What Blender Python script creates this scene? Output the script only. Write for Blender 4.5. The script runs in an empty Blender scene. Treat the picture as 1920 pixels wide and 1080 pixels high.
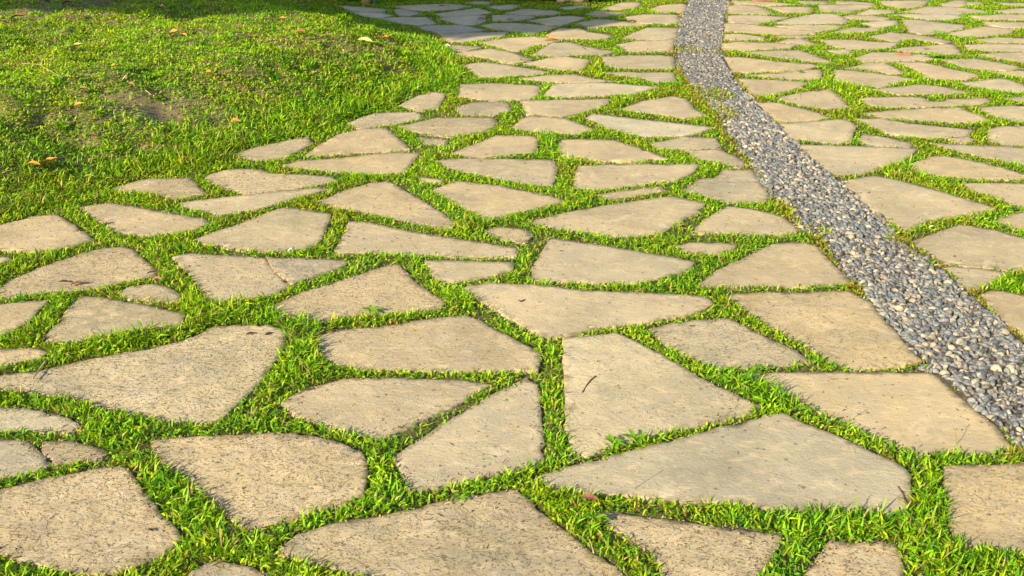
import bpy, math, random
import numpy as np
from mathutils import Vector, noise, geometry

random.seed(7)
rng = np.random.default_rng(11)
sc = bpy.context.scene
C = sc.collection

# ------------------------------------------------------------------ camera
CAM_H, PITCH, FPX = 1.6, math.radians(22.8), 2000.0
cam_d = bpy.data.cameras.new('camera')
cam = bpy.data.objects.new('camera', cam_d); C.objects.link(cam)
cam.location = (0, 0, CAM_H)
cam.rotation_euler = (math.pi / 2 - PITCH, 0, 0)
cam_d.sensor_width = 36.0
cam_d.lens = 36.0 * FPX / 1920.0
cam_d.clip_start, cam_d.clip_end = 0.05, 1500
sc.camera = cam

# ------------------------------------------------------------------ daylight
SUN_EL, SHADOW_DIR = math.radians(25), math.radians(47)    # shadows run right and away
w = bpy.data.worlds.new('World'); sc.world = w; w.use_nodes = True
nt = w.node_tree; nt.nodes.clear()
sky = nt.nodes.new('ShaderNodeTexSky'); sky.sky_type = 'NISHITA'; sky.sun_disc = False
sky.sun_elevation = SUN_EL
sky.sun_rotation = math.radians(90) - (SHADOW_DIR + math.pi)
bg = nt.nodes.new('ShaderNodeBackground'); bg.inputs[1].default_value = 0.10
wo = nt.nodes.new('ShaderNodeOutputWorld')
nt.links.new(sky.outputs[0], bg.inputs[0]); nt.links.new(bg.outputs[0], wo.inputs[0])
sun_d = bpy.data.lights.new('sun', 'SUN'); sun_d.energy = 4.6; sun_d.angle = math.radians(0.55)
sun_d.color = (1.0, 0.85, 0.61)
sun = bpy.data.objects.new('sun', sun_d); C.objects.link(sun)
sdir = Vector((math.cos(SUN_EL) * math.cos(SHADOW_DIR), math.cos(SUN_EL) * math.sin(SHADOW_DIR), -math.sin(SUN_EL)))
sun.rotation_euler = sdir.to_track_quat('-Z', 'Y').to_euler()
sc.view_settings.view_transform = 'Standard'
sc.view_settings.look = 'None'
sc.view_settings.exposure = 1.27
sc.view_settings.gamma = 1.0

# ------------------------------------------------------------------ helpers
def at(px, py, z=0.0):
    """ground point seen at a pixel of the 1920x1080 photograph"""
    u, v = (px - 960) / FPX, (540 - py) / FPX
    dy = math.cos(PITCH) + v * math.sin(PITCH)
    dz = -math.sin(PITCH) + v * math.cos(PITCH)
    t = (z - CAM_H) / dz
    return (u * t, dy * t)

def pts(s, z=0.0):
    return [at(*map(float, p.split(',')), z) for p in s.split()]

def tag(o, label=None, cat=None, group=None, kind=None):
    if label: o['label'] = label
    if cat: o['category'] = cat
    if group: o['group'] = group
    if kind: o['kind'] = kind
    return o

def mesh_obj(name, verts, faces, mat, smooth=True, parent=None, loc=None):
    me = bpy.data.meshes.new(name)
    me.from_pydata([tuple(v) for v in verts], [], [tuple(f) for f in faces])
    if smooth: me.polygons.foreach_set('use_smooth', [True] * len(me.polygons))
    me.materials.append(mat); me.update()
    o = bpy.data.objects.new(name, me); C.objects.link(o)
    if parent: o.parent = parent
    if loc: o.location = loc
    return o

def np_obj(name, V, F, mat, col=None, tcol=None, smooth=True):
    """V (n,3); F list of index arrays, each (m,k)"""
    me = bpy.data.meshes.new(name)
    me.vertices.add(len(V)); me.vertices.foreach_set('co', np.ascontiguousarray(V, dtype=np.float32).ravel())
    loops = np.concatenate([f.ravel() for f in F]).astype(np.int32)
    tot = np.concatenate([np.full(len(f), f.shape[1], dtype=np.int32) for f in F])
    start = np.concatenate([[0], np.cumsum(tot)[:-1]]).astype(np.int32)
    me.loops.add(len(loops)); me.loops.foreach_set('vertex_index', loops)
    me.polygons.add(len(tot)); me.polygons.foreach_set('loop_start', start); me.polygons.foreach_set('loop_total', tot)
    me.polygons.foreach_set('use_smooth', np.full(len(tot), smooth))
    if col is not None:
        a = me.attributes.new('tone', 'FLOAT_COLOR', 'POINT')
        a.data.foreach_set('color', np.ascontiguousarray(col, dtype=np.float32).ravel())
    me.update(calc_edges=True); me.validate()
    me.materials.append(mat)
    o = bpy.data.objects.new(name, me); C.objects.link(o)
    return o

def poly_dist(P, poly):
    """signed distance, positive inside"""
    poly = np.asarray(poly); n = len(poly)
    d = np.full(len(P), 1e9); inside = np.zeros(len(P), bool)
    for i in range(n):
        a, b = poly[i], poly[(i + 1) % n]
        e = b - a; wv = P - a
        t = np.clip((wv @ e) / max(e @ e, 1e-12), 0, 1)
        d = np.minimum(d, np.hypot(*(wv - t[:, None] * e).T))
        c = ((a[1] > P[:, 1]) != (b[1] > P[:, 1]))
        with np.errstate(divide='ignore', invalid='ignore'):
            xi = (b[0] - a[0]) * (P[:, 1] - a[1]) / (b[1] - a[1] + 1e-15) + a[0]
        inside ^= c & (P[:, 0] < xi)
    return np.where(inside, d, -d)

def fbm(P, scale, seed=0, octs=3):
    """cheap value noise on (n,2) points"""
    r = np.random.default_rng(seed); N = 257; T = r.random((N, N))
    out = np.zeros(len(P)); amp = 1; tot = 0
    for k in range(octs):
        q = P * scale * 2 ** k + 13.7 * (k + 1) + 500
        i = np.floor(q).astype(int); f = q - i; f = f * f * (3 - 2 * f)
        x0, y0 = i[:, 0] % N, i[:, 1] % N; x1, y1 = (x0 + 1) % N, (y0 + 1) % N
        out += amp * ((T[x0, y0] * (1 - f[:, 0]) + T[x1, y0] * f[:, 0]) * (1 - f[:, 1]) + (T[x0, y1] * (1 - f[:, 0]) + T[x1, y1] * f[:, 0]) * f[:, 1])
        tot += amp; amp *= .5
    return out / tot

# ------------------------------------------------------------------ materials
class N:
    def __init__(s, name):
        s.m = bpy.data.materials.new(name); s.m.use_nodes = True
        s.t = s.m.node_tree; s.t.nodes.clear()
        s.out = s.n('OutputMaterial'); s.b = s.n('BsdfPrincipled')
        s.l(s.b.outputs[0], s.out.inputs[0])
    def n(s, kind, **kw):
        x = s.t.nodes.new('ShaderNode' + kind)
        for k, v in kw.items(): setattr(x, k, v)
        return x
    def l(s, a, b): s.t.links.new(a, b)
    def noise(s, vec, scale, detail=4, rough=.55, dist=0):
        x = s.n('TexNoise'); x.inputs['Scale'].default_value = scale; x.inputs['Detail'].default_value = detail
        x.inputs['Roughness'].default_value = rough; x.inputs['Distortion'].default_value = dist
        s.l(vec, x.inputs['Vector']); return x.outputs['Fac']
    def ramp(s, fac, stops):
        x = s.n('ValToRGB'); e = x.color_ramp.elements
        while len(e) < len(stops): e.new(.5)
        for el, (p, c) in zip(e, stops):
            el.position = p; el.color = (*c, 1) if len(c) == 3 else c
        s.l(fac, x.inputs[0]); return x.outputs[0]
    def math(s, op, a, b=None, clamp=False):
        x = s.n('Math', operation=op, use_clamp=clamp)
        for i, v in enumerate((a, b)):
            if v is None: continue
            if isinstance(v, (int, float)): x.inputs[i].default_value = v
            else: s.l(v, x.inputs[i])
        return x.outputs[0]
    def mix(s, fac, a, b, mode='MIX'):
        x = s.n('Mix', data_type='RGBA', blend_type=mode)
        for v, i in ((fac, 0), (a, 6), (b, 7)):
            if isinstance(v, (int, float)): x.inputs[i].default_value = v
            elif isinstance(v, tuple): x.inputs[i].default_value = (*v, 1)
            else: s.l(v, x.inputs[i])
        return x.outputs[2]
    def bump(s, h, strength, dist, normal=None):
        x = s.n('Bump'); x.inputs['Strength'].default_value = 1.0
        if isinstance(strength, (int, float)): x.inputs['Strength'].default_value = strength
        else: s.l(strength, x.inputs['Strength'])
        x.inputs['Distance'].default_value = dist; s.l(h, x.inputs['Height'])
        if normal: s.l(normal, x.inputs['Normal'])
        return x.outputs[0]

def pits_c(k, mp):
    a = k.ramp(k.noise(mp.outputs[0], 58, 6, .74, 0), [(.30, (0, 0, 0)), (.40, (1, 1, 1))])
    b = k.ramp(k.noise(mp.outputs[0], 95, 4, .68, 0), [(.28, (0, 0, 0)), (.40, (1, 1, 1))])
    return k.math('MULTIPLY', a, b)

def stone_material():
    k = N('flagstone_sandstone')
    tc = k.n('NewGeometry').outputs['Position']
    tint = k.n('Attribute', attribute_type='OBJECT', attribute_name='tint').outputs['Fac']
    pit = k.n('Attribute', attribute_type='OBJECT', attribute_name='pit').outputs['Fac']
    mp = k.n('Mapping'); k.l(tc, mp.inputs[0]); mp.inputs['Rotation'].default_value = (0, 0, .5); mp.inputs['Scale'].default_value = (1, 1.5, 1)
    rnd = k.n('ObjectInfo').outputs['Random']
    big = k.noise(tc, 2.6, 5, .62, .4)
    mid = k.noise(mp.outputs[0], 13, 6, .68, .7)
    fine = k.noise(tc, 120, 4, .7)
    grain = k.noise(mp.outputs[0], 60, 6, .75, .15)
    base = k.mix(tint, (.485, .39, .215), (.44, .39, .26))
    base = k.mix(1, base, k.ramp(rnd, [(0, (.78, .82, .86)), (.2, (1, .94, .86)), (.4, (.86, .88, .90)), (.6, (1.05, 1.0, .93)), (.8, (.95, .90, .80)), (1, (1.06, 1.10, 1.15))]), 'MULTIPLY')
    c = k.mix(k.ramp(big, [(.36, (0, 0, 0)), (.62, (1, 1, 1))]), k.mix(1, base, (.70, .72, .74), 'MULTIPLY'), base)
    c = k.mix(k.math('MULTIPLY', k.ramp(k.noise(tc, 7.5, 5, .7, 1.0), [(.47, (0, 0, 0)), (.62, (1, 1, 1))]), .38), c, (.37, .315, .235))
    c = k.mix(k.math('MULTIPLY', k.ramp(mid, [(.50, (0, 0, 0)), (.70, (1, 1, 1))]), .60), c, (.58, .455, .265))
    c = k.mix(k.math('MULTIPLY', k.ramp(mid, [(.32, (1, 1, 1)), (.48, (0, 0, 0))]), .5), c, (.38, .33, .225))
    fleck = k.noise(mp.outputs[0], 150, 5, .7, .2)
    c = k.mix(k.math('MULTIPLY', k.ramp(fleck, [(.34, (1, 1, 1)), (.43, (0, 0, 0))]), k.math('ADD', k.math('MULTIPLY', pit, .16), .12)), c, (.26, .22, .15))
    rim = k.n('Attribute', attribute_type='GEOMETRY', attribute_name='rim').outputs['Fac']
    stain = k.math('MULTIPLY', k.math('SUBTRACT', rim, k.ramp(k.noise(tc, 22, 5, .65), [(.3, (0, 0, 0)), (.66, (1, 1, 1))])), 1.6, True)
    c = k.mix(k.math('MULTIPLY', stain, .75), c, (.17, .13, .07))
    c = k.mix(k.math('MULTIPLY', k.math('SUBTRACT', 1, pits_c(k, mp)), k.math('MULTIPLY', pit, .22)), c, (.25, .205, .14))
    c = k.mix(k.math('MULTIPLY', k.ramp(fine, [(.28, (1, 1, 1)), (.40, (0, 0, 0))]), .55), c, (.20, .17, .12))
    c = k.mix(k.math('MULTIPLY', k.ramp(k.noise(tc, 6, 6, .65, .5), [(.58, (0, 0, 0)), (.72, (1, 1, 1))]), .38), c, (.68, .57, .38))
    # little dark pock marks
    vd = k.n('TexVoronoi'); vd.inputs['Scale'].default_value = 30; k.l(tc, vd.inputs['Vector'])
    rad = k.math('MULTIPLY', k.ramp(k.noise(tc, 18, 3, .5), [(.40, (0, 0, 0)), (.66, (1, 1, 1))]), .21)
    pock = k.math('LESS_THAN', vd.outputs['Distance'], rad)
    c = k.mix(k.math('MULTIPLY', pock, .65), c, (.13, .105, .07))
    k.l(c, k.b.inputs['Base Color'])
    pits = pits_c(k, mp)
    ledge = k.ramp(k.noise(mp.outputs[0], 11, 6, .66, 1.0), [(.40, (0, 0, 0)), (.43, (.5, .5, .5)), (.56, (.5, .5, .5)), (.60, (1, 1, 1))])
    n1 = k.bump(grain, k.math('ADD', k.math('MULTIPLY', pit, -.2), .65), .005)
    n2 = k.bump(pits, k.math('ADD', k.math('MULTIPLY', pit, 1.0), .06), .010, n1)
    n3 = k.bump(ledge, k.math('ADD', k.math('MULTIPLY', pit, .55), .22), .008, n2)
    n4 = k.bump(fine, .30, .002, n3)
    n5 = k.bump(k.math('SUBTRACT', 1, pock), .7, .004, n4)
    k.l(n5, k.b.inputs['Normal'])
    k.b.inputs['Roughness'].default_value = .85
    k.b.inputs['Specular IOR Level'].default_value = .2
    return k.m

def soil_material(name, a, b, cc):
    k = N(name)
    tc = k.n('NewGeometry').outputs['Position']
    f = k.noise(tc, 9, 6, .65); g = k.noise(tc, 90, 4, .7)
    c = k.mix(k.ramp(f, [(.38, (0, 0, 0)), (.62, (1, 1, 1))]), a, b)
    c = k.mix(k.ramp(g, [(.45, (0, 0, 0)), (.65, (1, 1, 1))]), c, cc)
    k.l(c, k.b.inputs['Base Color']); k.b.inputs['Roughness'].default_value = .95
    k.b.inputs['Specular IOR Level'].default_value = .1
    k.l(k.bump(g, .8, .01, k.bump(f, .6, .03)), k.b.inputs['Normal'])
    return k.m

def leafy_material(name, transl=.35, rough=.5):
    k = N(name)
    col = k.n('Attribute', attribute_type='GEOMETRY', attribute_name='tone').outputs['Color']
    k.l(col, k.b.inputs['Base Color']); k.b.inputs['Roughness'].default_value = rough
    k.b.inputs['Specular IOR Level'].default_value = .14
    tr = k.n('BsdfTranslucent'); k.l(k.mix(1, col, (1.35, 1.25, .55), 'MULTIPLY'), tr.inputs[0])
    mx = k.n('MixShader'); mx.inputs[0].default_value = transl
    k.l(k.b.outputs[0], mx.inputs[1]); k.l(tr.outputs[0], mx.inputs[2]); k.l(mx.outputs[0], k.out.inputs[0])
    return k.m

def pebble_material():
    k = N('pebble_stone')
    a = k.n('Attribute', attribute_type='GEOMETRY', attribute_name='tone').outputs['Color']
    tc = k.n('NewGeometry').outputs['Position']
    f = k.noise(tc, 120, 4, .6)
    k.l(k.mix(k.math('MULTIPLY', k.ramp(f, [(.4, (0, 0, 0)), (.65, (1, 1, 1))]), .35), a, (.42, .37, .27)), k.b.inputs['Base Color'])
    k.b.inputs['Roughness'].default_value = .55; k.b.inputs['Specular IOR Level'].default_value = .4
    k.l(k.bump(f, .25, .002), k.b.inputs['Normal'])
    return k.m

def plain(name, col, rough=.7, var=.3, scale=40, transl=0):
    k = N(name)
    tc = k.n('NewGeometry').outputs['Position']
    f = k.noise(tc, scale, 4, .6)
    dark = tuple(v * (1 - var) for v in col)
    k.l(k.mix(k.ramp(f, [(.35, (0, 0, 0)), (.65, (1, 1, 1))]), dark, col), k.b.inputs['Base Color'])
    k.b.inputs['Roughness'].default_value = rough; k.b.inputs['Specular IOR Level'].default_value = .25
    k.l(k.bump(f, .4, .003), k.b.inputs['Normal'])
    return k.m

M_STONE = stone_material()
M_SOIL = soil_material('joint_soil', (.115, .088, .045), (.085, .105, .025), (.16, .125, .065))
M_BANK = soil_material('bank_soil', (.20, .15, .08), (.12, .11, .04), (.26, .20, .12))
M_BED = soil_material('pebble_bed', (.10, .078, .045), (.05, .042, .028), (.17, .13, .075))
M_GRASS = leafy_material('grass_blades', .36, .62)
M_PEB = pebble_material()
# ------------------------------------------------------------------ flagstones
# (tint 0 tan .. 1 grey, pitting 0..1, label, outline)
SLABS = [
(.3,1,"big pitted slab in the bottom left corner of the photo","-160,950 0,920 60,905 200,874 238,880 262,912 290,945 310,975 345,1005 313,1037 213,1072 150,1074 100,1060 40,1047 0,1030 -160,1005"),
(.3,.8,"slab tip cut by the bottom edge, right of the bottom left corner slab","350,1080 375,1060 410,1052 450,1060 505,1078 530,1120 450,1165 360,1140 335,1110"),
(.2,.9,"large pitted slab at the bottom centre, pointed at the top like a flat roof","512,1036 560,1003 640,980 720,966 800,946 880,930 933,920 963,915 987,933 1023,963 1057,993 1107,1027 1157,1063 1210,1110 1240,1180 960,1180 820,1112 740,1086 660,1070 600,1054"),
(.2,1,"rippled slab at the bottom edge just below the long wedge slab","1117,957 1173,962 1280,976 1407,992 1467,1003 1460,1019 1437,1049 1400,1110 1330,1170 1262,1108 1242,1063 1220,1037 1190,1013 1147,987"),
(.2,1,"small rippled slab at the bottom edge between two thick grass strips near the right","1557,1013 1597,1018 1640,1013 1680,1017 1688,1040 1700,1130 1500,1130 1510,1073 1540,1040"),
(.0,.7,"square cornered slab in the lower right corner beside a wide grass junction","1773,877 1813,874 1920,869 2060,865 2060,1040 1920,1030 1860,1024 1813,1020 1787,1007 1780,973 1782,937 1772,913"),
(.8,.1,"longest smooth grey wedge slab with a flaked patch, in the lower right foreground","1467,775 1513,797 1580,823 1667,863 1693,878 1705,892 1706,920 1703,954 1667,958 1580,952 1447,952 1380,942 1280,938 1173,926 1107,922 1040,911 1008,897 1027,887 1107,863 1173,849 1280,823 1347,803 1413,787"),
(.7,.15,"smooth kite shaped slab pointed at its top, left of the vertical grass strip","987,707 1010,722 1013,773 1017,823 1020,862 973,876 923,887 857,900 787,920 762,913 755,880 740,856 790,823 857,780 913,747 960,723"),
(.5,.3,"smooth slab with a straight top edge, up against the kite shaped slab's left side","528,757 575,728 640,710 740,708 873,711 920,717 853,757 807,777 740,808 718,822 690,814 640,801 600,791 560,777"),
(.2,1,"heavily pitted six sided slab in the lower left, between two wide grass junctions","287,823 333,819 433,814 547,811 573,816 640,833 682,850 686,887 684,930 640,944 550,968 467,990 447,980 407,940 353,896 313,872 290,845"),
(.6,.6,"small half slab at the left edge just above the bottom left corner slab","-120,820 0,823 45,826 65,838 92,862 95,871 60,882 0,895 -120,912"),
(.4,.7,"small ragged slab touching the left edge half slab, next to a bare soil crack","80,827 140,827 195,842 200,850 187,857 107,868 94,858 80,842"),
(.6,.6,"low flat slab at the left edge under the biggest pitted slab","-100,760 0,765 60,767 100,774 140,788 152,800 135,810 60,803 0,806 -100,808"),
(.1,1,"biggest coarse pitted slab in the left foreground, long and leaf shaped","400,612 447,608 500,609 533,620 531,650 512,680 493,707 467,737 433,767 410,788 360,790 300,785 260,774 207,764 150,744 67,733 0,727 -140,738 -140,712 0,703 67,697 127,683 200,667 283,653 350,637 380,623"),
(.3,.8,"narrow slab end at the left edge right above the biggest pitted slab","0,652 67,652 87,659 88,668 40,676 0,683 -120,694 -120,655"),
(.1,.5,"tan slab with a fringe of tall dark grass along its front, on the left","160,555 187,557 253,570 333,588 348,594 335,612 283,616 200,628 150,637 90,640 90,627 110,607 127,583 147,563"),
(.1,.5,"slab at the left edge beside the tan slab with the dark grass fringe","0,572 53,566 93,562 67,587 53,603 20,621 0,629 -130,644 -130,570"),
(.4,.7,"very small rough slab with a reddish leaf on it, near the left","220,547 247,537 287,533 310,537 337,553 342,568 300,564 250,560"),
(.1,.9,"pitted slab at the left with a pile of dark leaves on its front edge","197,463 227,460 247,465 267,483 293,507 291,518 233,526 187,536 133,543 67,549 0,557 5,537 33,520 83,500 140,480"),
(.3,.5,"tiny slab corner peeping from grass at the left edge of the photo","0,482 17,483 20,488 0,494 -90,502 -90,475"),
(.0,.4,"smooth tan slab at the left edge, right below the lawn bank","0,423 67,407 100,404 117,414 143,433 168,452 117,463 67,470 0,466 -130,470 -130,440"),
(.2,.5,"long slab below the lawn bank with a tan leaf on its front","150,388 207,381 240,386 300,397 380,411 391,418 367,430 317,437 267,440 233,435 213,428 180,407"),
(.0,.8,"low sandy slab half buried at the foot of the lawn bank","210,352 247,344 283,337 350,336 362,348 378,363 327,371 300,362 247,357"),
(.0,1,"flaky ochre slab with stepped layers at the foot of the lawn bank","393,330 427,318 473,318 507,326 560,328 617,333 628,338 567,351 467,362 433,352 400,338"),
(.1,.4,"long thin slab running in front of the flaky ochre slab","337,380 400,372 500,363 600,354 618,355 583,364 533,378 483,391 407,403 393,396 350,389"),
(.1,.3,"smooth five sided slab with a sharp left tip, left of centre","547,389 620,400 611,427 601,449 573,466 540,469 473,468 400,458 363,451 417,432 483,407 520,393"),
(.6,.7,"greyer left piece of the slab broken by a crack","325,482 353,477 420,478 497,483 508,497 518,512 545,531 527,546 483,557 413,566 390,560 363,518 340,497"),
(.4,.8,"pale right piece of the slab broken by a crack","501,483 567,484 633,487 655,489 633,502 583,519 550,532 524,512 512,497"),
(.2,.9,"speckled slab shaped like a tent, left of centre","747,496 767,517 800,543 833,563 828,575 773,583 707,586 640,593 593,600 533,593 512,575 567,550 633,530 660,520 707,503 733,495"),
(.3,.5,"large six sided slab in the middle foreground, with thin scratches at its left","873,591 840,594 773,602 707,612 640,618 600,624 596,640 610,672 633,683 683,690 773,693 907,696 1007,694 1011,664 973,643 930,619 897,600"),
(.5,.25,"very long smooth slab in the centre with a dark twig on it","867,540 917,532 1007,537 1107,547 1273,552 1328,558 1336,570 1290,589 1257,593 1207,605 1140,610 1057,629 1017,631 990,615 940,584 900,561"),
(.6,.1,"smooth pale slab in the centre with one dark spot near its left corner","1033,444 1073,451 1187,470 1273,486 1302,492 1290,505 1220,526 1187,530 1107,528 1040,526 997,523 996,504 1013,480"),
(.5,.2,"small smooth four sided slab left of the smooth pale slab with a dark spot","797,490 873,491 963,493 960,506 933,515 873,524 840,530 813,515"),
(.6,.15,"long smooth wedge slab left of centre, blunt at its left end","657,414 690,416 773,433 873,449 967,463 971,470 967,479 893,481 790,476 723,471 640,475 630,470 643,447"),
(.2,.6,"tiny brown slab island in a grass junction at the centre","905,432 933,427 970,428 992,433 994,443 983,454 957,449 925,441"),
(.2,.6,"brown triangular slab pointing down to the right, left of centre","597,378 640,360 693,343 727,339 747,350 783,370 823,397 853,417 848,427 827,427 757,412 673,395 640,390"),
(.1,.5,"tan slab tapering to the right, just right of the brown triangular slab","813,357 857,341 923,347 1040,370 1058,377 1007,390 940,405 907,412 887,398 853,378"),
(.0,.4,"broad tan slab with an angled right end, just right of centre","992,416 1073,397 1140,385 1240,371 1262,370 1322,383 1308,397 1280,412 1262,420 1240,436 1173,443 1140,440 1040,428"),
(.2,.5,"thin sliver of stone between the broad tan slab and the slab behind it","1120,366 1173,358 1240,351 1248,357 1207,364 1140,373"),
(.2,.3,"tan slab with a straight back edge and slanted right end, right of centre","1087,312 1140,309 1240,311 1310,310 1300,322 1273,335 1173,349 1113,355 1076,352 1080,333"),
(.3,.4,"four sided slab with rounded left tip behind the centre, left of a grass strip","820,301 873,296 960,298 1041,300 1043,320 1034,349 1007,347 940,335 873,322 840,314"),
(.2,.5,"slab with a notched back edge resting against the pebble band","1343,332 1350,322 1360,317 1410,317 1424,340 1441,370 1433,377 1363,378 1278,358 1313,335"),
(.2,.5,"triangular slab beside the pebble band with a long flat front edge","1367,386 1413,391 1467,406 1497,430 1488,437 1413,438 1298,435 1327,410"),
(.3,.6,"tiny slab sliver in the grass left of the brown edged slab by the band","1268,461 1300,454 1384,456 1372,466 1342,475 1290,472"),
(.1,.2,"smooth brownish slab shaped like a half moon next to the pebble band","1447,457 1480,453 1510,452 1533,462 1557,490 1592,523 1580,531 1480,535 1305,536 1347,507 1407,477"),
(.0,.6,"large tan slab with white scuffs alongside the pebble band","1357,550 1447,547 1593,547 1633,570 1663,607 1697,647 1725,676 1680,683 1600,690 1565,681 1513,646 1447,612 1403,582"),
(.4,.8,"medium flaky slab left of the slab with white scuffs","1220,617 1280,602 1363,596 1397,612 1447,637 1493,657 1526,677 1440,683 1347,689 1318,679 1280,661 1247,645"),
(.1,.5,"large tan slab with a stick lying on it, right of the vertical grass strip","1057,640 1107,632 1155,627 1190,643 1240,668 1290,696 1363,732 1423,760 1400,775 1313,793 1233,811 1160,833 1100,853 1075,848 1063,800 1060,707"),
(.1,.15,"largest smooth sandy slab at the lower right with its end against the pebbles","1377,700 1480,698 1613,697 1747,697 1773,720 1813,757 1867,800 1896,835 1847,847 1763,845 1720,852 1680,830 1597,796 1540,772 1480,742 1423,714"),
(.1,.3,"lowest of the slabs at the right edge beyond the pebble band","1843,551 1863,544 1920,552 2040,575 2040,700 1985,668 1920,624 1890,610 1857,573"),
(.2,.3,"broad five sided slab at the right edge beyond the pebble band","1713,450 1760,433 1800,419 1863,430 1920,447 2000,468 1990,504 1920,506 1880,503 1763,491 1727,464"),
(.3,.3,"small slab tucked below the broad five sided slab by the pebbles","1767,498 1830,502 1890,512 1863,523 1827,540 1800,536 1793,518"),
(.1,.3,"small slab corner at the right edge between two larger slabs","1863,415 1897,403 1920,400 2000,395 2000,455 1920,432 1897,425"),
(.0,.2,"large smooth tan slab with slanted sides just right of the pebble band","1587,347 1593,338 1640,331 1680,339 1763,362 1864,392 1813,402 1747,410 1713,423 1693,430 1667,415 1630,388 1607,364"),
(.5,.1,"pale wedge slab at the right edge widening to the right","1800,343 1920,343 2020,345 2000,413 1920,390 1863,368 1827,357"),
(.1,.2,"long slab with a chipped left corner at the right edge, above the pale wedge slab","1703,311 1747,293 1773,293 1847,307 1920,327 1980,340 1920,335 1847,335 1780,330 1723,324"),
(.2,.3,"narrow tapered slab along the right edge, behind the chipped corner slab","1743,268 1813,272 1920,277 2010,280 2000,325 1920,310 1880,302 1797,284"),
(.1,.2,"large smooth slab with a pointed right end beside the pebble band and one dark dot","1500,272 1580,274 1720,282 1697,299 1630,320 1580,328 1557,325 1527,298"),
(.5,.1,"five sided pale slab by the pebbles, behind the slab with one dark dot","1463,233 1513,228 1583,224 1603,236 1592,265 1563,268 1480,259"),
(.3,.3,"small triangular slab right of the five sided pale slab","1610,263 1620,248 1660,256 1708,268 1703,277 1630,272"),
(.2,.3,"long curved slab right of the band, wider in its middle","1605,222 1650,222 1717,232 1822,241 1817,249 1800,257 1750,258 1692,255 1663,250 1642,239"),
(.1,.4,"thin brown sliver below the right end of the long curved slab","1775,259 1813,257 1825,261 1818,266 1792,265"),
(.2,.3,"long low triangular slab just behind the long curved slab","1612,212 1700,206 1797,204 1817,212 1852,224 1817,230 1783,230 1700,224 1642,217"),
(.2,.3,"long slab with a bite in its back edge filled by grass, right of the band","1613,183 1633,181 1730,181 1742,189 1773,189 1777,184 1847,183 1855,188 1833,195 1750,199 1658,201 1630,197"),
(.1,.3,"low arched slab right of the band with a small grass clump behind","1628,170 1717,159 1733,158 1767,163 1818,173 1767,176 1683,176"),
(.5,.2,"greyish slab end at the right edge behind the rounded corner slab","1832,202 1892,198 1920,201 1990,210 1990,235 1920,228 1900,225 1867,218"),
(.1,.3,"slab with a rounded left corner cut by the right edge","1856,243 1883,236 1920,237 2000,243 2000,278 1920,272 1883,270 1856,265"),
(.2,.3,"thin slab end at the right edge in the grass behind the greyish slab end","1880,184 1920,182 1980,182 1975,192 1905,189"),
(.1,.3,"arched slab at the right edge, pointed at its left end","1795,154 1833,151 1880,146 1892,149 1920,160 1950,173 1920,174 1883,170 1817,161"),
(.1,.3,"curved slab like a boat in the middle of the right side paving","1683,117 1727,116 1767,126 1835,142 1808,149 1767,149 1742,147 1723,134 1705,125"),
(.2,.2,"small cap shaped slab behind the pale rectangular slab right of the band","1587,127 1633,118 1655,118 1677,128 1694,136 1675,139 1625,130"),
(.4,.1,"pale slab with a blunt left end and pointed right end, right of a grass tuft","1566,130 1600,132 1640,137 1680,143 1706,148 1675,155 1645,164 1610,161 1568,152"),
(.1,.3,"peaked slab left of the right edge, with a long flat front","1766,112 1830,110 1850,114 1900,123 1915,127 1883,132 1817,129 1792,121"),
(.2,.3,"thin slab end at the right edge in front of the peaked slab","1845,134 1920,133 1980,133 1980,152 1920,145 1895,142"),
(.1,.3,"long slab with a piece of red brick lying on it, right of the band","1606,108 1638,97 1683,99 1752,106 1745,112 1683,114 1615,116"),
(.1,.3,"slab with a square right end and a small red leaf, far right paving","1671,93 1700,88 1787,81 1796,92 1798,102 1750,100 1700,97"),
(.1,.3,"arched slab at the right edge below a straight thin slab, far right","1830,101 1892,98 1920,98 1980,98 1980,120 1920,117 1905,115 1865,108"),
(.1,.3,"straight thin slab at the right edge with its left end cut square","1809,83 1867,82 1920,84 1990,86 1990,96 1920,95 1850,95 1817,92"),
(.1,.3,"hump shaped slab with a grass patch growing into its front, far right paving","1633,68 1672,59 1700,62 1750,70 1785,78 1767,81 1735,77 1720,73 1690,73 1680,79 1650,74"),
(.2,.2,"bar shaped slab with a pointed right end, six slabs up the band's right side","1538,74 1600,75 1685,81 1667,89 1625,92 1595,92 1560,87"),
(.2,.3,"short low slab left of the hump shaped slab with grass in its front","1560,61 1600,51 1650,51 1640,57 1600,61"),
(.2,.3,"short trapezoid slab between grass clumps, far right paving","1617,43 1650,39 1680,38 1679,45 1655,51 1633,50"),
(.6,.2,"greyish trough shaped slab, widest at its back, far right paving","1694,37 1733,39 1808,48 1800,54 1767,60 1742,64 1708,60 1701,47"),
(.1,.3,"long slab with a raised middle right of the trough shaped slab","1772,64 1825,53 1855,50 1899,57 1892,62 1833,68 1800,68"),
(.1,.3,"pinkish low slab end at the right edge, far paving","1831,74 1875,70 1920,71 1980,72 1980,80 1920,80 1850,79"),
(.3,.1,"pale slab end at the right edge, third from the top right corner","1843,41 1920,42 1990,43 1990,55 1920,53 1883,52 1856,48"),
(.3,.1,"thin bright slab end at the right edge, second from the top right corner","1818,31 1883,27 1920,27 1990,27 1990,37 1920,37 1833,36"),
(.2,.2,"bar shaped slab with a straight back edge just behind the trough shaped slab","1668,27 1717,26 1798,27 1800,32 1775,37 1742,37 1708,33"),
(.2,.3,"long low slab with a sloping left end near the top right","1690,22 1742,12 1783,13 1843,19 1847,22 1783,25 1725,24"),
(.7,.0,"brightest whitish slab end near the top right corner","1861,19 1920,15 1990,14 1990,24 1920,24 1883,24"),
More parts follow.
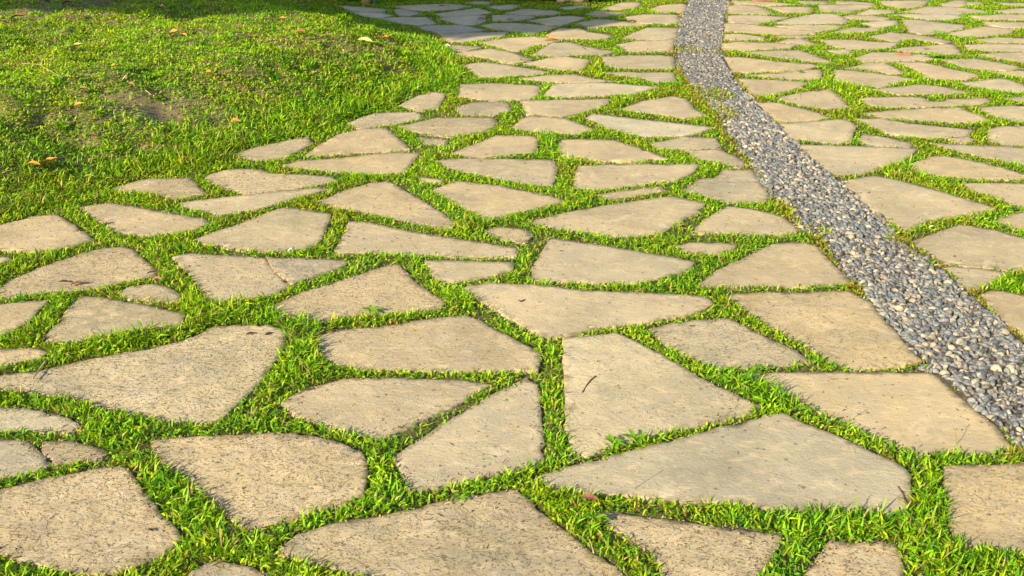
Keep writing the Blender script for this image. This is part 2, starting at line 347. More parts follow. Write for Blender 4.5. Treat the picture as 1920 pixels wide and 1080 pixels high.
(.2,.3,"trapezoid slab at the top edge, widest behind, in the right paving","1650,1 1742,1 1731,9 1713,14 1683,15 1665,12"),
(.2,.3,"small slab with a raised right end at the top edge, right paving","1761,8 1792,2 1807,1 1810,10 1783,13"),
(.2,.3,"tiny pointed slab at the top edge, right paving","1812,3 1837,4 1840,8 1817,9"),
(.2,.3,"thin slab in the top right corner of the photo","1861,3 1920,6 1990,8 1990,12 1920,11 1890,10"),
(.3,.3,"short slab between a sloping slab and a clump near the top, right paving","1610,26 1633,18 1678,18 1673,23 1633,27"),
(.2,.3,"slab tapering to the right just below a short slab, upper right paving","1584,30 1600,27 1633,29 1668,34 1658,37 1600,37 1590,34"),
(.1,.2,"four sided slab with a straight back edge near the top, right paving","1537,10 1600,9 1641,11 1600,19 1585,23 1542,21"),
(.1,.2,"thin bar slab near the top edge, right paving","1568,3 1600,2 1638,5 1633,9 1600,9 1570,8"),
(.1,.2,"thin slab at the top edge left of a bright grass clump, right paving","1498,1 1550,1 1553,7 1505,7"),
(.0,.2,"bright tan slab with a slanted left end, second from the band near the top","1441,13 1518,14 1519,23 1467,24 1455,18"),
(.0,.2,"bright slab with a slanted right end against the band's far end","1368,13 1385,9 1417,10 1432,17 1454,27 1367,25"),
(.0,.2,"thin orange toned slab at the top edge right of the pebble band","1373,2 1430,3 1496,8 1440,10 1380,7"),
(.0,.2,"slab with a pointed right end, second against the band from the top","1368,30 1397,28 1482,31 1455,37 1417,44 1368,41"),
(.9,.6,"dark weathered grey slab with white flakes, upper right paving","1448,44 1472,38 1490,34 1530,27 1563,27 1588,38 1586,43 1480,45"),
(.2,.2,"flat slab right in front of the dark weathered grey slab","1453,49 1497,47 1586,47 1563,54 1530,58 1497,54"),
(.0,.2,"very long slab tapering right, third against the band from the top","1362,44 1383,42 1430,48 1529,58 1526,63 1480,64 1430,63 1361,58"),
(.0,.2,"short pointed slab, fourth against the band from the top","1361,63 1383,63 1434,70 1430,75 1359,74"),
(.2,.2,"thread thin slab line in the grass right of the band, upper paving","1448,68 1475,66 1546,66 1500,70"),
(.3,.3,"small arched slab lying on the grass behind two long slabs right of the band","1456,80 1480,73 1505,72 1530,83 1518,84 1497,82"),
(.0,.2,"long straight slab, fifth against the band from the top","1356,82 1380,79 1430,81 1499,85 1480,89 1397,94 1356,94"),
(.0,.2,"wing shaped slab pointing right behind the sixth slab against the band","1395,98 1430,96 1498,93 1513,98 1566,117 1547,117 1480,109 1430,103"),
(.0,.2,"broad tapering slab against the band with orange leaves at its left end","1360,107 1387,106 1447,113 1534,122 1513,129 1397,136 1375,134 1368,118"),
(.3,.3,"thin split slab with a crack along it, just in front of the broad tapering slab","1398,142 1463,138 1497,133 1536,131 1539,145 1527,148 1480,148 1430,143"),
(.1,.3,"wedge slab beside yellow moss at the band's right edge","1385,147 1430,149 1515,154 1497,164 1447,177 1413,179 1398,158"),
(.1,.3,"kite shaped slab left of the big grass tuft right of the band","1455,184 1513,171 1557,168 1571,180 1592,201 1547,204 1497,195"),
(.1,.3,"slab narrowing to the right where the pebble band bends","1422,193 1453,192 1513,206 1559,219 1497,227 1460,229 1438,207"),
(.2,.3,"very small slab patch in bright grass, upper right paving","1550,95 1595,92 1591,101 1565,100"),
(.0,.2,"grass ringed slab near the top, second left of the band's far end","1127,18 1167,5 1197,4 1199,10 1185,15 1160,18"),
(.0,.2,"slab touching the pebble band's left side at the top of the photo","1222,17 1240,11 1280,7 1285,10 1281,22 1243,23"),
(.0,.2,"thin bright slab just outside the tree's shade near the top","1102,27 1118,21 1174,23 1152,29 1127,31"),
(.0,.2,"four sided slab, second against the band's left side from the top","1174,32 1210,26 1267,27 1274,40 1265,44 1227,44 1202,43 1182,37"),
(.0,.3,"long bright slab right of the half shaded slabs near the top","1079,44 1120,35 1152,37 1222,45 1193,48 1143,49 1105,51"),
(.6,.2,"slab half in shade with a sunlit right tip near the top","992,39 1048,30 1077,29 1098,33 1080,39 1053,47 1025,45"),
(.8,.2,"shaded low slab beneath the dark far edge, pointed at its left","945,25 985,17 1040,20 1055,23 1030,28 985,28"),
(.8,.2,"shaded slab with a square left end and a leaf on it, near the top","926,27 960,28 1003,31 993,35 960,39 925,39"),
(.5,.2,"slab cut by the shade's edge, dark at left and sunlit at right","904,48 923,43 960,42 993,44 1045,48 1027,56 998,62 960,58 930,55"),
(.0,.3,"pinkish slab with a dark leaf at its left tip, behind the leaf shaped junction","1022,67 1052,52 1083,53 1103,60 1147,66 1135,72 1093,72 1053,72"),
(.0,.2,"slab with a sloping left end, third against the band's left side from the top","1166,72 1193,60 1217,52 1273,52 1268,63 1265,73 1210,74"),
(.1,.3,"brownish four sided slab, fourth against the band's left side from the top","1159,83 1193,77 1262,75 1259,96 1180,97 1170,89"),
(.1,.2,"low triangular slab with a tiny twig on it, upper middle","997,104 1040,79 1067,79 1102,88 1152,98 1127,102 1077,103 1035,104"),
(.0,.2,"slab with a brown leaf at its right tip, upper middle","898,79 960,71 1002,69 1052,74 1027,81 1002,84 973,95 960,95 938,88"),
(.4,.2,"long slab at the lawn bank's tip, shaded behind and sunlit in front","823,65 857,62 955,61 940,68 882,77 847,79 835,71"),
(.0,.9,"little reddish broken slab at the tip of the lawn bank","842,87 853,84 902,88 873,95 848,94"),
(.1,.3,"curved slab beside the tip of the lawn bank with grass on its left end","860,101 923,91 957,99 995,113 960,118 948,116 923,109 882,104"),
(.1,.3,"tan slab with a slanted left side, right of the lawn bank's tip","874,120 907,116 960,123 1030,135 993,140 960,141 932,144 907,145 893,134"),
(.1,.3,"slab with a rounded back, left of the bright grass tuft in the upper middle","982,119 1052,106 1105,113 1098,124 1087,134 1052,132 1027,127"),
(.0,.3,"broad four sided slab right of the bright grass tuft, against the band's edge","1132,106 1177,103 1243,102 1261,106 1263,128 1193,129 1140,128 1134,117"),
(.0,.3,"slab with tapering left end in front of the broad four sided one","1127,135 1143,134 1193,136 1261,135 1267,153 1227,155 1210,148 1160,141"),
(.1,.2,"thin blade like slab behind a long rectangular slab in the upper middle","976,149 1035,142 1082,141 1110,147 1160,152 1093,154 1027,153"),
(.1,.2,"long slab with a pointed right end reaching the grass by the band, upper middle","1024,179 1030,170 1042,157 1120,155 1235,163 1190,175 1107,180 1060,182"),
(.2,.3,"rectangular slab with a nearly square left end, right of the lawn bank","868,182 871,158 923,155 1008,160 1001,178 987,185 923,187"),
(.1,.5,"small slab jutting from the lawn bank's right foot","755,198 783,182 817,173 828,175 821,190 814,204 787,206"),
(.2,.7,"darker brown rough slab below the nearly square ended rectangular slab","855,201 890,191 951,190 958,207 923,215 867,215"),
(.1,.2,"smooth slab tapering down to a point, right of the darker brown rough slab","979,190 1057,187 1145,184 1133,198 1083,212 1057,218 990,214"),
(.0,1,"orange toned crumbling slab at the foot of the lawn bank","658,231 707,213 783,209 789,220 740,231 673,239"),
(.0,1,"flaky slab with dark crumbs on it, right of the orange toned crumbling slab","752,238 817,222 923,219 934,230 910,245 847,254 790,249"),
(.1,.3,"brown slab with a drooping right tail in the centre of the upper half","958,241 983,223 1000,218 1057,223 1110,243 1073,253 1023,249"),
(.5,.2,"long pale slab slanting down to the right toward the band","1096,220 1113,212 1207,224 1280,232 1337,240 1300,250 1280,254 1207,257 1140,239"),
(.5,.2,"pale slab ending in the grass tuft that spills onto the pebble band","1156,206 1207,189 1262,180 1285,185 1300,205 1322,217 1280,222 1207,211"),
(.2,.2,"pale slab with a curved right side, right of the tall grass knot","1050,260 1150,262 1207,282 1252,298 1173,302 1113,299 1057,292 1049,277"),
(.1,.6,"steep sided slab with tall grass along its front, left of the grass knot","845,288 933,254 1003,256 1008,267 1001,286 940,291 890,294"),
(.0,.6,"tan hill shaped slab near the lawn bank's foot","575,291 600,277 640,253 683,241 720,241 740,260 763,281 690,285 640,286"),
(.0,.6,"long slab just in front of the tan hill shaped slab","528,311 567,302 640,297 740,287 785,288 768,310 757,325 690,325 633,320 567,317"),
(.1,.7,"pointed slab emerging from the lawn bank with weeds over its front","445,291 483,277 582,259 578,271 533,293 483,300"),
(.0,1,"scrap of broken stone beside the flaky slab with dark crumbs","785,257 840,260 838,270 800,269"),
(.4,.4,"tiny sliver of slab in the grass behind the tan slab tapering right","782,329 834,337 826,341 790,338"),
(.1,.5,"slab by the band whose front edge meets another broken piece","1220,270 1280,259 1342,259 1353,278 1280,279 1240,278"),
(.1,.6,"broken front piece of slab leaning on the pebble band's left edge","1283,282 1352,281 1376,292 1397,306 1386,314 1345,302 1308,298"),
(.9,.3,"far shaded slab with orange leaves by the brown post","638,10 682,13 724,18 720,23 690,23 657,19"),
(.9,.2,"shaded thin slab behind the lawn bank's dark grass","660,22 703,23 735,29 707,34 680,29"),
(.9,.1,"small shaded slab shaped like a fish, near the top","741,18 753,15 783,23 781,28 757,30 746,25"),
(.9,.1,"large shaded grey slab behind the lawn bank","710,34 757,31 798,31 818,44 782,47 757,45"),
(.9,.1,"long shaded slab touching the lawn bank's far side","783,49 823,47 862,47 912,57 873,61 823,63 805,58"),
(.9,.1,"shaded slab with a pointed front and an orange leaf at its right end","824,34 840,30 908,29 908,40 885,48 865,46"),
(.9,.1,"longest shaded slab near the top with a dark leaf on it","735,12 842,7 884,12 857,16 798,21 770,17"),
(.9,.1,"shaded slab with a peaked back in the middle of the shaded paving","815,25 898,15 924,23 890,28 828,30"),
(.9,.1,"short shaded slab in the far right of the shaded paving","918,13 960,8 972,10 960,16 940,19"),
(.9,.1,"shaded slab at the very top of the shaded paving","875,4 900,1 923,3 915,8 890,7"),
(.9,.1,"thin shaded slab under the brown boulder at the top","1052,15 1090,10 1105,13 1062,18"),
]
# ------------------------------------------------------------------ ground and lawn bank
def ground():
    V, F = [], []
    xs = [-400, -60, -12, -4, 0, 4, 12, 60, 400]; ys = [-60, -12, -2, 4, 8, 14, 22, 60, 700]
    for y in ys:
        for x in xs: V.append((x, y, 0))
    n = len(xs)
    for j in range(len(ys) - 1):
        for i in range(n - 1): F.append((j * n + i, j * n + i + 1, (j + 1) * n + i + 1, (j + 1) * n + i))
    tag(mesh_obj('ground', V, F, M_SOIL), kind='structure')
ground()

BANK = np.array(pts("-420,560 -200,462 0,410 60,396 120,388 200,352 250,338 330,324 390,318 440,298 450,284 520,266 580,254 650,230 705,208 770,188 830,166 860,158 872,140 866,118 852,100 838,88 815,83 760,72 700,62 600,36 500,14 350,0 100,0 -300,0 -900,60 -900,300"))
def bank_h(P):
    d = poly_dist(P, BANK)
    t = np.clip(d / 1.15, 0, 1); s = t * t * (3 - 2 * t)
    t2 = np.clip(d / .10, 0, 1)
    bumps = (fbm(P, 2.2, 5) - .5) * .10 + (fbm(P, 7, 6) - .5) * .07
    return np.where(d > 0, .27 * s + .022 * t2 + bumps * np.clip(d / .5, 0, 1), -.03 + np.clip(d, -1, 0) * .2), d
def bank():
    st = .035
    xs = np.arange(-9.5, .2, st); ys = np.arange(2.0, 13.2, st)
    X, Y = np.meshgrid(xs, ys); P = np.stack([X.ravel(), Y.ravel()], 1)
    h, d = bank_h(P)
    keep = (d > -.06).reshape(X.shape)
    idx = -np.ones(X.size, int)
    q = keep[:-1, :-1] & keep[1:, :-1] & keep[:-1, 1:] & keep[1:, 1:]
    j, i = np.nonzero(q); n = len(xs)
    f = np.stack([j * n + i, j * n + i + 1, (j + 1) * n + i + 1, (j + 1) * n + i], 1)
    used = np.unique(f); idx[used] = np.arange(len(used))
    V = np.column_stack([P[used], h[used]])
    tag(np_obj('lawn_bank', V, [idx[f]], M_BANK), kind='structure')
bank()
def surf(px, py, extra=0.0):
    """point of the bank or of the paving seen at a pixel"""
    z = 0.015
    for _ in range(12):
        p = at(px, py, z); h, d = bank_h(np.array([p]))
        z = .5 * z + .5 * (float(h[0]) if d[0] > 0 else 0.010)
    p = at(px, py, z)
    return (p[0], p[1], z + extra)

# ------------------------------------------------------------------ distance maps (metres)
GX0, GY0, GS = -7.5, 1.5, .01
GNX, GNY = 1500, 1200
SD = np.full((GNY, GNX), -.16)
BD = np.full((GNY, GNX), -.16)
def raster(D, poly, m=.15):
    poly = np.asarray(poly)
    lo, hi = poly.min(0) - m, poly.max(0) + m
    i0, i1 = [int(np.clip((v - GX0) / GS, 0, GNX)) for v in (lo[0], hi[0])]
    j0, j1 = [int(np.clip((v - GY0) / GS, 0, GNY)) for v in (lo[1], hi[1])]
    if i1 <= i0 or j1 <= j0: return
    X, Y = np.meshgrid(GX0 + (np.arange(i0, i1) + .5) * GS, GY0 + (np.arange(j0, j1) + .5) * GS)
    d = poly_dist(np.stack([X.ravel(), Y.ravel()], 1), poly).reshape(X.shape)
    D[j0:j1, i0:i1] = np.maximum(D[j0:j1, i0:i1], d)
def look(D, P):
    i = np.clip(((P[:, 0] - GX0) / GS).astype(int), 0, GNX - 1); j = np.clip(((P[:, 1] - GY0) / GS).astype(int), 0, GNY - 1)
    return D[j, i]

# ------------------------------------------------------------------ flagstones
def round_outline(p, step):
    """chaikin the corners, resample and roughen the edge"""
    p = [Vector(q) for q in p]; n = len(p); out = []
    for i in range(n):
        a, b, c = p[i - 1], p[i], p[(i + 1) % n]
        r1 = min(.007, (a - b).length * .25); r2 = min(.007, (c - b).length * .25)
        q1 = b + (a - b).normalized() * r1; q2 = b + (c - b).normalized() * r2
        out += [q1, (q1 + q2) * .25 + b * .5, q2]
    res = []
    for i in range(len(out)):
        a, b = out[i], out[(i + 1) % len(out)]
        k = max(1, int((b - a).length / step))
        for j in range(k): res.append(a.lerp(b, j / k))
    o2 = []
    n = len(res)
    for i in range(n):
        t = (res[(i + 1) % n] - res[i - 1])
        nn = Vector((t.y, -t.x)).normalized() if t.length > 1e-9 else Vector((0, 0))
        q = res[i]
        wv = noise.noise(Vector((q.x * 11, q.y * 11, 1))) * .006 + noise.noise(Vector((q.x * 32, q.y * 32, 3))) * .005 + noise.noise(Vector((q.x * 85, q.y * 85, 5))) * .003
        ch = noise.noise(Vector((q.x * 19, q.y * 19, 8))); wv -= max(0, ch - .32) * .030      # chipped places
        o2.append(q + nn * wv)
    return o2

def flagstone(tint, pit, label, outline, k):
    world = pts(outline, .010)
    A = sum(world[i - 1][0] * world[i][1] - world[i][0] * world[i - 1][1] for i in range(len(world)))
    if A < 0: world = world[::-1]
    # the near edge runs on a little under the grass that hides it
    m = len(world); moved = []; nearbank = abs(poly_dist(np.array([(sum(q[0] for q in world) / m, sum(q[1] for q in world) / m)]), BANK)[0]) < .45 and world[0][1] < 9
    for i in range(m):
        a, c = Vector(world[i - 1]), Vector(world[(i + 1) % m]); t = (c - a).normalized()
        e = .005 + .0018 * max(0, world[i][1] - 2.5) + (.020 if nearbank else 0); f = .012 + .003 * max(0, world[i][1] - 3)
        moved.append((world[i][0] + t.y * e, world[i][1] - t.x * e * .5 - f * max(0, t.x)))
    world = moved
    raster(SD, world)
    cx = sum(p[0] for p in world) / len(world); cy = sum(p[1] for p in world) / len(world)
    ymin = min(p[1] for p in world)
    g = min(max(.0055 * ymin, .011), .06)
    ring = round_outline(world, max(.008, g * .7))
    n = len(ring)
    inner = []
    for i in range(n):
        t = ring[(i + 2) % n] - ring[i - 2]
        nn = Vector((-t.y, t.x)).normalized() if t.length > 1e-9 else Vector((0, 0))
        inner.append(ring[i] + nn * (.0028 + .0016 * noise.noise(Vector((ring[i].x * 40, ring[i].y * 40, 9)))))
    a = np.array([tuple(q) for q in inner])
    lo, hi = a.min(0), a.max(0)
    X, Y = np.meshgrid(np.arange(lo[0], hi[0], g), np.arange(lo[1], hi[1], g * 1.25))
    P = np.stack([X.ravel(), Y.ravel()], 1) + (rng.random((X.size, 2)) - .5) * g * .6
    P = P[poly_dist(P, a) > g * .55]
    vin = inner + [Vector(p) for p in P]
    ov, oe, of, orig, *_ = geometry.delaunay_2d_cdt(vin, [(i, (i + 1) % n) for i in range(n)], [], 1, 1e-6)
    tx, ty = random.uniform(-.014, .014), random.uniform(-.012, .012); h0 = .011 + random.uniform(-.003, .003)
    def top(x, y):
        v = Vector((x, y, k * 3.1))
        z = h0 + tx * (x - cx) + ty * (y - cy) + noise.noise(v * 3.5) * .004 + noise.noise(v * 8) * .0016 * (.5 + pit)
        z += (noise.noise(v * 17) * .0018 + noise.noise(Vector((x * 38 + y * 9, y * 62, k))) * .0016) * (.25 + pit)
        return z
    V = [(v.x - cx, v.y - cy, top(v.x, v.y)) for v in ov]
    F = [tuple(f) for f in of]
    o2n = {}
    for i, ol in enumerate(orig):
        for q in ol:
            if q < n: o2n[q] = i
    base = len(V)
    for q in ring: V.append((q.x - cx, q.y - cy, top(q.x, q.y) - .0024))
    for q in ring: V.append((q.x - cx, q.y - cy, -.02))
    for i in range(n):
        j = (i + 1) % n
        if i in o2n and j in o2n and o2n[i] != o2n[j]:
            F.append((base + i, base + j, o2n[j], o2n[i]))
        F.append((base + n + i, base + n + j, base + j, base + i))
    o = mesh_obj('flagstone', V, F, M_STONE, loc=(cx, cy, 0))
    dd = poly_dist(np.array([(v[0] + cx, v[1] + cy) for v in V]), np.array([tuple(q) for q in ring]))
    at_ = o.data.attributes.new('rim', 'FLOAT', 'POINT'); at_.data.foreach_set('value', np.clip(1 - dd / .05, 0, 1).astype(np.float32))
    tag(o, label, 'flagstone', 'irregular flagstones set in grass')
    o['tint'] = float(tint); o['pit'] = float(pit)
for k, (tint, pit, label, outline) in enumerate(SLABS):
    flagstone(tint, pit, label, outline, k)

# ------------------------------------------------------------------ pebble band
BL = "1294,-14 1290,0 1283,20 1272,45 1266,80 1270,120 1285,150 1312,182 1345,215 1362,240 1390,280 1418,320 1445,365 1486,392 1503,430 1548,452 1565,490 1596,525 1630,560 1668,610 1703,650 1738,690 1778,720 1818,760 1872,805 1907,840 1975,900 2100,1000"
BR = "2260,900 2100,780 1990,700 1920,640 1882,600 1832,560 1790,520 1730,475 1690,445 1640,400 1622,375 1590,340 1548,325 1520,290 1480,255 1450,222 1420,190 1395,170 1375,140 1362,115 1352,95 1358,60 1362,25 1370,0 1374,-14"
BAND = np.array(pts(BL + ' ' + BR, .012))
raster(BD, BAND)
def bed():
    a = [Vector(p) for p in pts(BL, .012)]; b = [Vector(p) for p in pts(BR, .012)][::-1]
    def res(l, n):
        L = [0]
        for i in range(1, len(l)): L.append(L[-1] + (l[i] - l[i - 1]).length)
        out = []
        for k in range(n):
            t = L[-1] * k / (n - 1); i = max(j for j in range(len(L)) if L[j] <= t + 1e-9); i = min(i, len(l) - 2)
            out.append(l[i].lerp(l[i + 1], (t - L[i]) / max(L[i + 1] - L[i], 1e-9)))
        return out
    n = 160; A, B = res(a, n), res(b, n); V = []; F = []
    m = 9
    for i in range(n):
        for j in range(m):
            p = A[i].lerp(B[i], j / (m - 1)); V.append((p.x, p.y, .004 + .003 * (noise.noise(Vector((p.x * 9, p.y * 9, 2))) + 1)))
    for i in range(n - 1):
        for j in range(m - 1): F.append((i * m + j, i * m + j + 1, (i + 1) * m + j + 1, (i + 1) * m + j))
    tag(mesh_obj('pebble_bed', V, F, M_BED), kind='structure')
bed()

def ico(sub):
    import bmesh
    bm = bmesh.new(); bmesh.ops.create_icosphere(bm, subdivisions=sub, radius=1)
    V = np.array([v.co[:] for v in bm.verts]); F = np.array([[v.index for v in f.verts] for f in bm.faces]); bm.free()
    return V, F
def pebbles():
    sx, sy = .0200, .0155
    X, Y = np.meshgrid(np.arange(-1, 6, sx), np.arange(2.0, 13.3, sy))
    X = X + (np.arange(X.shape[0]) % 2)[:, None] * sx * .5
    P = np.stack([X.ravel(), Y.ravel()], 1); P += (rng.random(P.shape) - .5) * np.array([sx, sy]) * .75
    d = look(BD, P) + (fbm(P, 12, 9) - .5) * .075
    P = P[(d > .004)]
    s = look(SD, P); P = P[s < -.002]
    rr = rng.random(len(P)); P = P[rr > .10]
    n = len(P)
    dist = np.hypot(P[:, 0], P[:, 1]); order = np.argsort(dist); P = P[order]
    L = rng.normal(.0158, .0038, n).clip(.008, .027); Wd = L * rng.uniform(.30, .56, n); H = rng.uniform(.008, .019, n)
    yaw = rng.normal(-.5, .7, n); tilt = rng.normal(.2, .4, n); roll = rng.normal(0, .55, n)
    pal = np.array([(.048, .066, .088), (.088, .108, .115), (.026, .034, .043), (.128, .142, .130), (.30, .255, .165), (.20, .17, .115), (.36, .32, .23), (.17, .125, .09), (.082, .098, .112)])
    pr = np.array([.23, .15, .18, .10, .11, .07, .02, .02, .12]); ci = rng.choice(len(pal), n, p=pr / pr.sum())
    col = pal[ci] * rng.uniform(.65, 1.15, (n, 1))
    ph = rng.uniform(0, 6.28, (n, 3))
    def shape(base, i):
        b = base[None] * (1 + .13 * np.sin(base[None] * 2.3 + ph[i][:, None, :])[..., [1, 2, 0]])
        v = b * np.stack([L[i], Wd[i], H[i]], 1)[:, None, :]
        cr, sr, ct, st_, cy, sy_ = [f(a[i])[:, None] for a in (roll, tilt, yaw) for f in (np.cos, np.sin)]
        x, y, z = v[..., 0], v[..., 1], v[..., 2]
        y, z = y * cr - z * sr, y * sr + z * cr
        x, z = x * ct + z * st_, -x * st_ + z * ct
        x, y = x * cy - y * sy_, x * sy_ + y * cy
        return np.stack([x, y, z], -1)
    zc = rng.uniform(.000, .009, n)
    b2, f2 = ico(2)
    K = 300
    names = ['blue grey', 'light grey', 'dark slate grey', 'pale grey', 'cream', 'tan', 'off white', 'reddish brown', 'steel blue']
    S = shape(b2, np.arange(K))
    for i in range(K):
        o = np_obj('pebble', S[i], [f2], M_PEB, np.tile(np.append(col[i], 1), (len(b2), 1)))
        o.location = (P[i, 0], P[i, 1], zc[i])
        tag(o, names[ci[i]] + ' river pebble packed in the near end of the pebble band', 'pebble', 'pebbles at the near end of the band, ' + names[ci[i]])
    parts_v, parts_f, parts_c, off = [], [], [], 0
    for lo, hi, sub in ((K, min(n, 5200), 2), (min(n, 5200), n, 1)):
        if hi <= lo: continue
        b, f = ico(sub); i = np.arange(lo, hi)
        v = shape(b, i); v[..., 0] += P[i, 0][:, None]; v[..., 1] += P[i, 1][:, None]; v[..., 2] += zc[i][:, None]
        parts_v.append(v.reshape(-1, 3)); parts_f.append((f[None] + (np.arange(len(i)) * len(b))[:, None, None] + off).reshape(-1, 3))
        parts_c.append(np.repeat(np.column_stack([col[i], np.ones(len(i))]), len(b), 0)); off += v.shape[0] * v.shape[1]
    o = np_obj('pebbles', np.concatenate(parts_v), parts_f, M_PEB, np.concatenate(parts_c))
    tag(o, 'packed grey, blue and cream river pebbles filling the rest of the winding band', 'pebbles', kind='stuff')
    print('pebbles', n)
pebbles()

# ------------------------------------------------------------------ grass
PAL = np.array([(.175, .37, .008), (.26, .43, .009), (.095, .25, .008), (.34, .43, .010), (.05, .17, .014), (.40, .32, .10), (.20, .13, .06)])
def blades(name, P, Z, L, Wd, lean0, lean1, az, col, label, cat, group=None):
    n = len(P)
    dx, dy = np.cos(az), np.sin(az)
    def step(p, l, th): return p + np.stack([dx * np.sin(th) * l, dy * np.sin(th) * l, np.cos(th) * l], 1)
    p0 = np.column_stack([P, Z]); p1 = step(p0, L * .5, lean0); p2 = step(p1, L * .5, lean1)
    tw = rng.normal(0, .5, n)
    side = np.stack([-dy * np.cos(tw), dx * np.cos(tw), np.sin(tw)], 1) * (Wd * .5)[:, None]
    fold = np.zeros((n, 3)); 
    V = np.stack([p0 - side * .6, p0 + side * .6, p1 - side, p1 + side, p2], 1).reshape(-1, 3)
    b = (np.arange(n) * 5)[:, None]
    Fq = np.concatenate([b, b + 1, b + 3, b + 2], 1); Ft = np.concatenate([b + 2, b + 3, b + 4], 1)
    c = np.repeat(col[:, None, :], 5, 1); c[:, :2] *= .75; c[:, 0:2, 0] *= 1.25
    c = np.concatenate([c, np.ones((n, 5, 1))], 2).reshape(-1, 4)
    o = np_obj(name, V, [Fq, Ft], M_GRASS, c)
    tag(o, label, cat, kind='stuff')
    print(name, n)
def palette(n, p, P, warm=0):
    ci = rng.choice(len(PAL), n, p=np.array(p) / sum(p)); c = PAL[ci] * rng.uniform(.75, 1.3, (n, 1))
    t = fbm(P, 1.6, 21)[:, None]                       # patches of fresher and drier growth
    c = c * (.82 + .36 * t); c[:, 0] *= 1 + .5 * (fbm(P, 3.1, 22) - .5)
    return c
TUFTS = [(548,640,.16,1.5),(560,600,.10,1.6),(500,650,.1,1.4),(870,568,.09,1.3),(1026,268,.13,1.7),(1112,130,.20,1.6),(1090,140,.15,1.5),(1590,165,.2,1.5),(1700,980,.22,1.35),
 (1440,740,.12,1.5),(300,935,.15,1.3),(250,610,.17,1.6),(330,600,.13,1.6),(420,590,.14,1.3),(1585,940,.15,1.45),(1500,930,.13,1.4),(1190,830,.07,1.4),(1150,835,.06,1.4),(640,590,.05,1.3),
 (690,580,.07,1.4),(1700,320,.2,1.4),(1720,225,.15,1.2),(1270,430,.10,1.3),(880,420,.12,1.4),(950,290,.12,1.4),(1300,190,.2,1.2),(1760,60,.2,1.3),(1570,500,.05,1.2),(1655,240,.15,1.3),(1410,1040,.1,1.3),
 (520,1060,.12,1.1),(370,960,.15,1.25),(1090,990,.1,1.2),(1070,310,.12,1.3),(1860,530,.12,1.3),(1145,1010,.1,1.2)]
TW = [(at(a, b), r, g) for a, b, r, g in TUFTS]
def tuft_gain(P):
    g = np.ones(len(P))
    for c, r, k in TW:
        g = np.maximum(g, 1 + (k - 1) * np.exp(-(((P - c) / r) ** 2).sum(1)))
    return g
def sample(y0, y1, dens, wide=.53, pad=.35):
    a = (wide * (y0 + y1) + 2 * pad) * (y1 - y0); n = int(a * dens)
    P = np.stack([rng.uniform(-1, 1, n), rng.uniform(y0, y1, n)], 1)
    P[:, 0] *= wide * y1 + pad
    return P[np.abs(P[:, 0]) < wide * P[:, 1] + pad]
def joint_grass():
    allP = []
    for y0, y1, dens in ((1.8, 2.7, 29000), (2.7, 3.8, 25000), (3.8, 5.5, 19000), (5.5, 8, 13500), (8, 13.2, 9000)):
        allP.append(sample(y0, y1, dens))
    P = np.concatenate(allP)
    sd = look(SD, P); bd = look(BD, P)
    behind = look(SD, P + np.array([0, .006]))
    _, d = bank_h(P)
    edge = (fbm(P, 25, 31) - .5) * .014
    ok = (sd < -.001 + edge) & (behind < .006) & (d < .03)
    # the grass thins out over the pebbles, with a few fringes that creep in
    creep = fbm(P, 5, 32) * .06
    inband = bd > creep - .028
    fr = np.zeros(len(P), bool)
    for px, py, r in ((1290, 180, .30), (1300, 215, .28), (1283, 97, .16), (1350, 98, .10), (1525, 440, .07), (1575, 540, .08), (1690, 455, .07), (1720, 478, .06), (1830, 545, .05), (1765, 500, .05), (1700, 688, .05)):
        c = at(px, py); fr |= ((((P - c)) ** 2).sum(1) < r * r) & (rng.random(len(P)) < .55)
    ok &= (~inband) | (fr & (sd < -.003))
    thin = fbm(P, 4, 33); ok &= rng.random(len(P)) < np.clip((thin - .16) * 4.0, .25, 1)
    P = P[ok]; sd = sd[ok]; bd = bd[ok]; n = len(P)
    free = np.clip(-sd / .05, 0, 1); D = P[:, 1]
    tg = tuft_gain(P); far = np.clip(D / 4.2, 1, 2.2)
    low = rng.random(n) < .50
    hgt = (.66 + .40 * free) * (.7 + .6 * fbm(P, 5, 34)) * tg
    L = np.where(low, rng.uniform(.015, .028, n), rng.uniform(.026, .052, n)) * hgt * np.clip(np.clip(1.06 - .045 * (D - 3), .62, 1.0) * (1 + .6 * (tg - 1)), 0, 1.25) * rng.uniform(.75, 1.12, n)
    Wd = np.where(low, rng.uniform(.0050, .0080, n), rng.uniform(.0035, .0062, n)) * far ** .7
    lean0 = np.where(low, rng.uniform(.5, 1.3, n), rng.uniform(.1, 1.15, n)); lean1 = lean0 + rng.uniform(.2, 1.0, n)
    Z = np.where(low, rng.uniform(0, .022, n), rng.uniform(0, .010, n)) * (.5 + .5 * free)
    col = palette(n, [.33, .24, .17, .12, .06, .05, .03], P)
    yel = np.clip(1 - (bd + .16) / .16, 0, 1)
    warm = ((bd > -.06) & (rng.random(n) < .55))
    col[warm] = np.array([.30, .24, .03]) * rng.uniform(.7, 1.2, (warm.sum(), 1))
    mossy = fbm(P, 2.3, 35) > .62
    m = mossy & (rng.random(n) < .35) & (D > 4.5); col[m] = np.array([.25, .25, .02]) * rng.uniform(.7, 1.2, (m.sum(), 1))
    blades('joint_grass', P, Z, L, Wd, lean0, lean1, rng.uniform(0, 6.283, n), col, 'bright green grass growing thick in the joints between the flagstones', 'grass')
joint_grass()
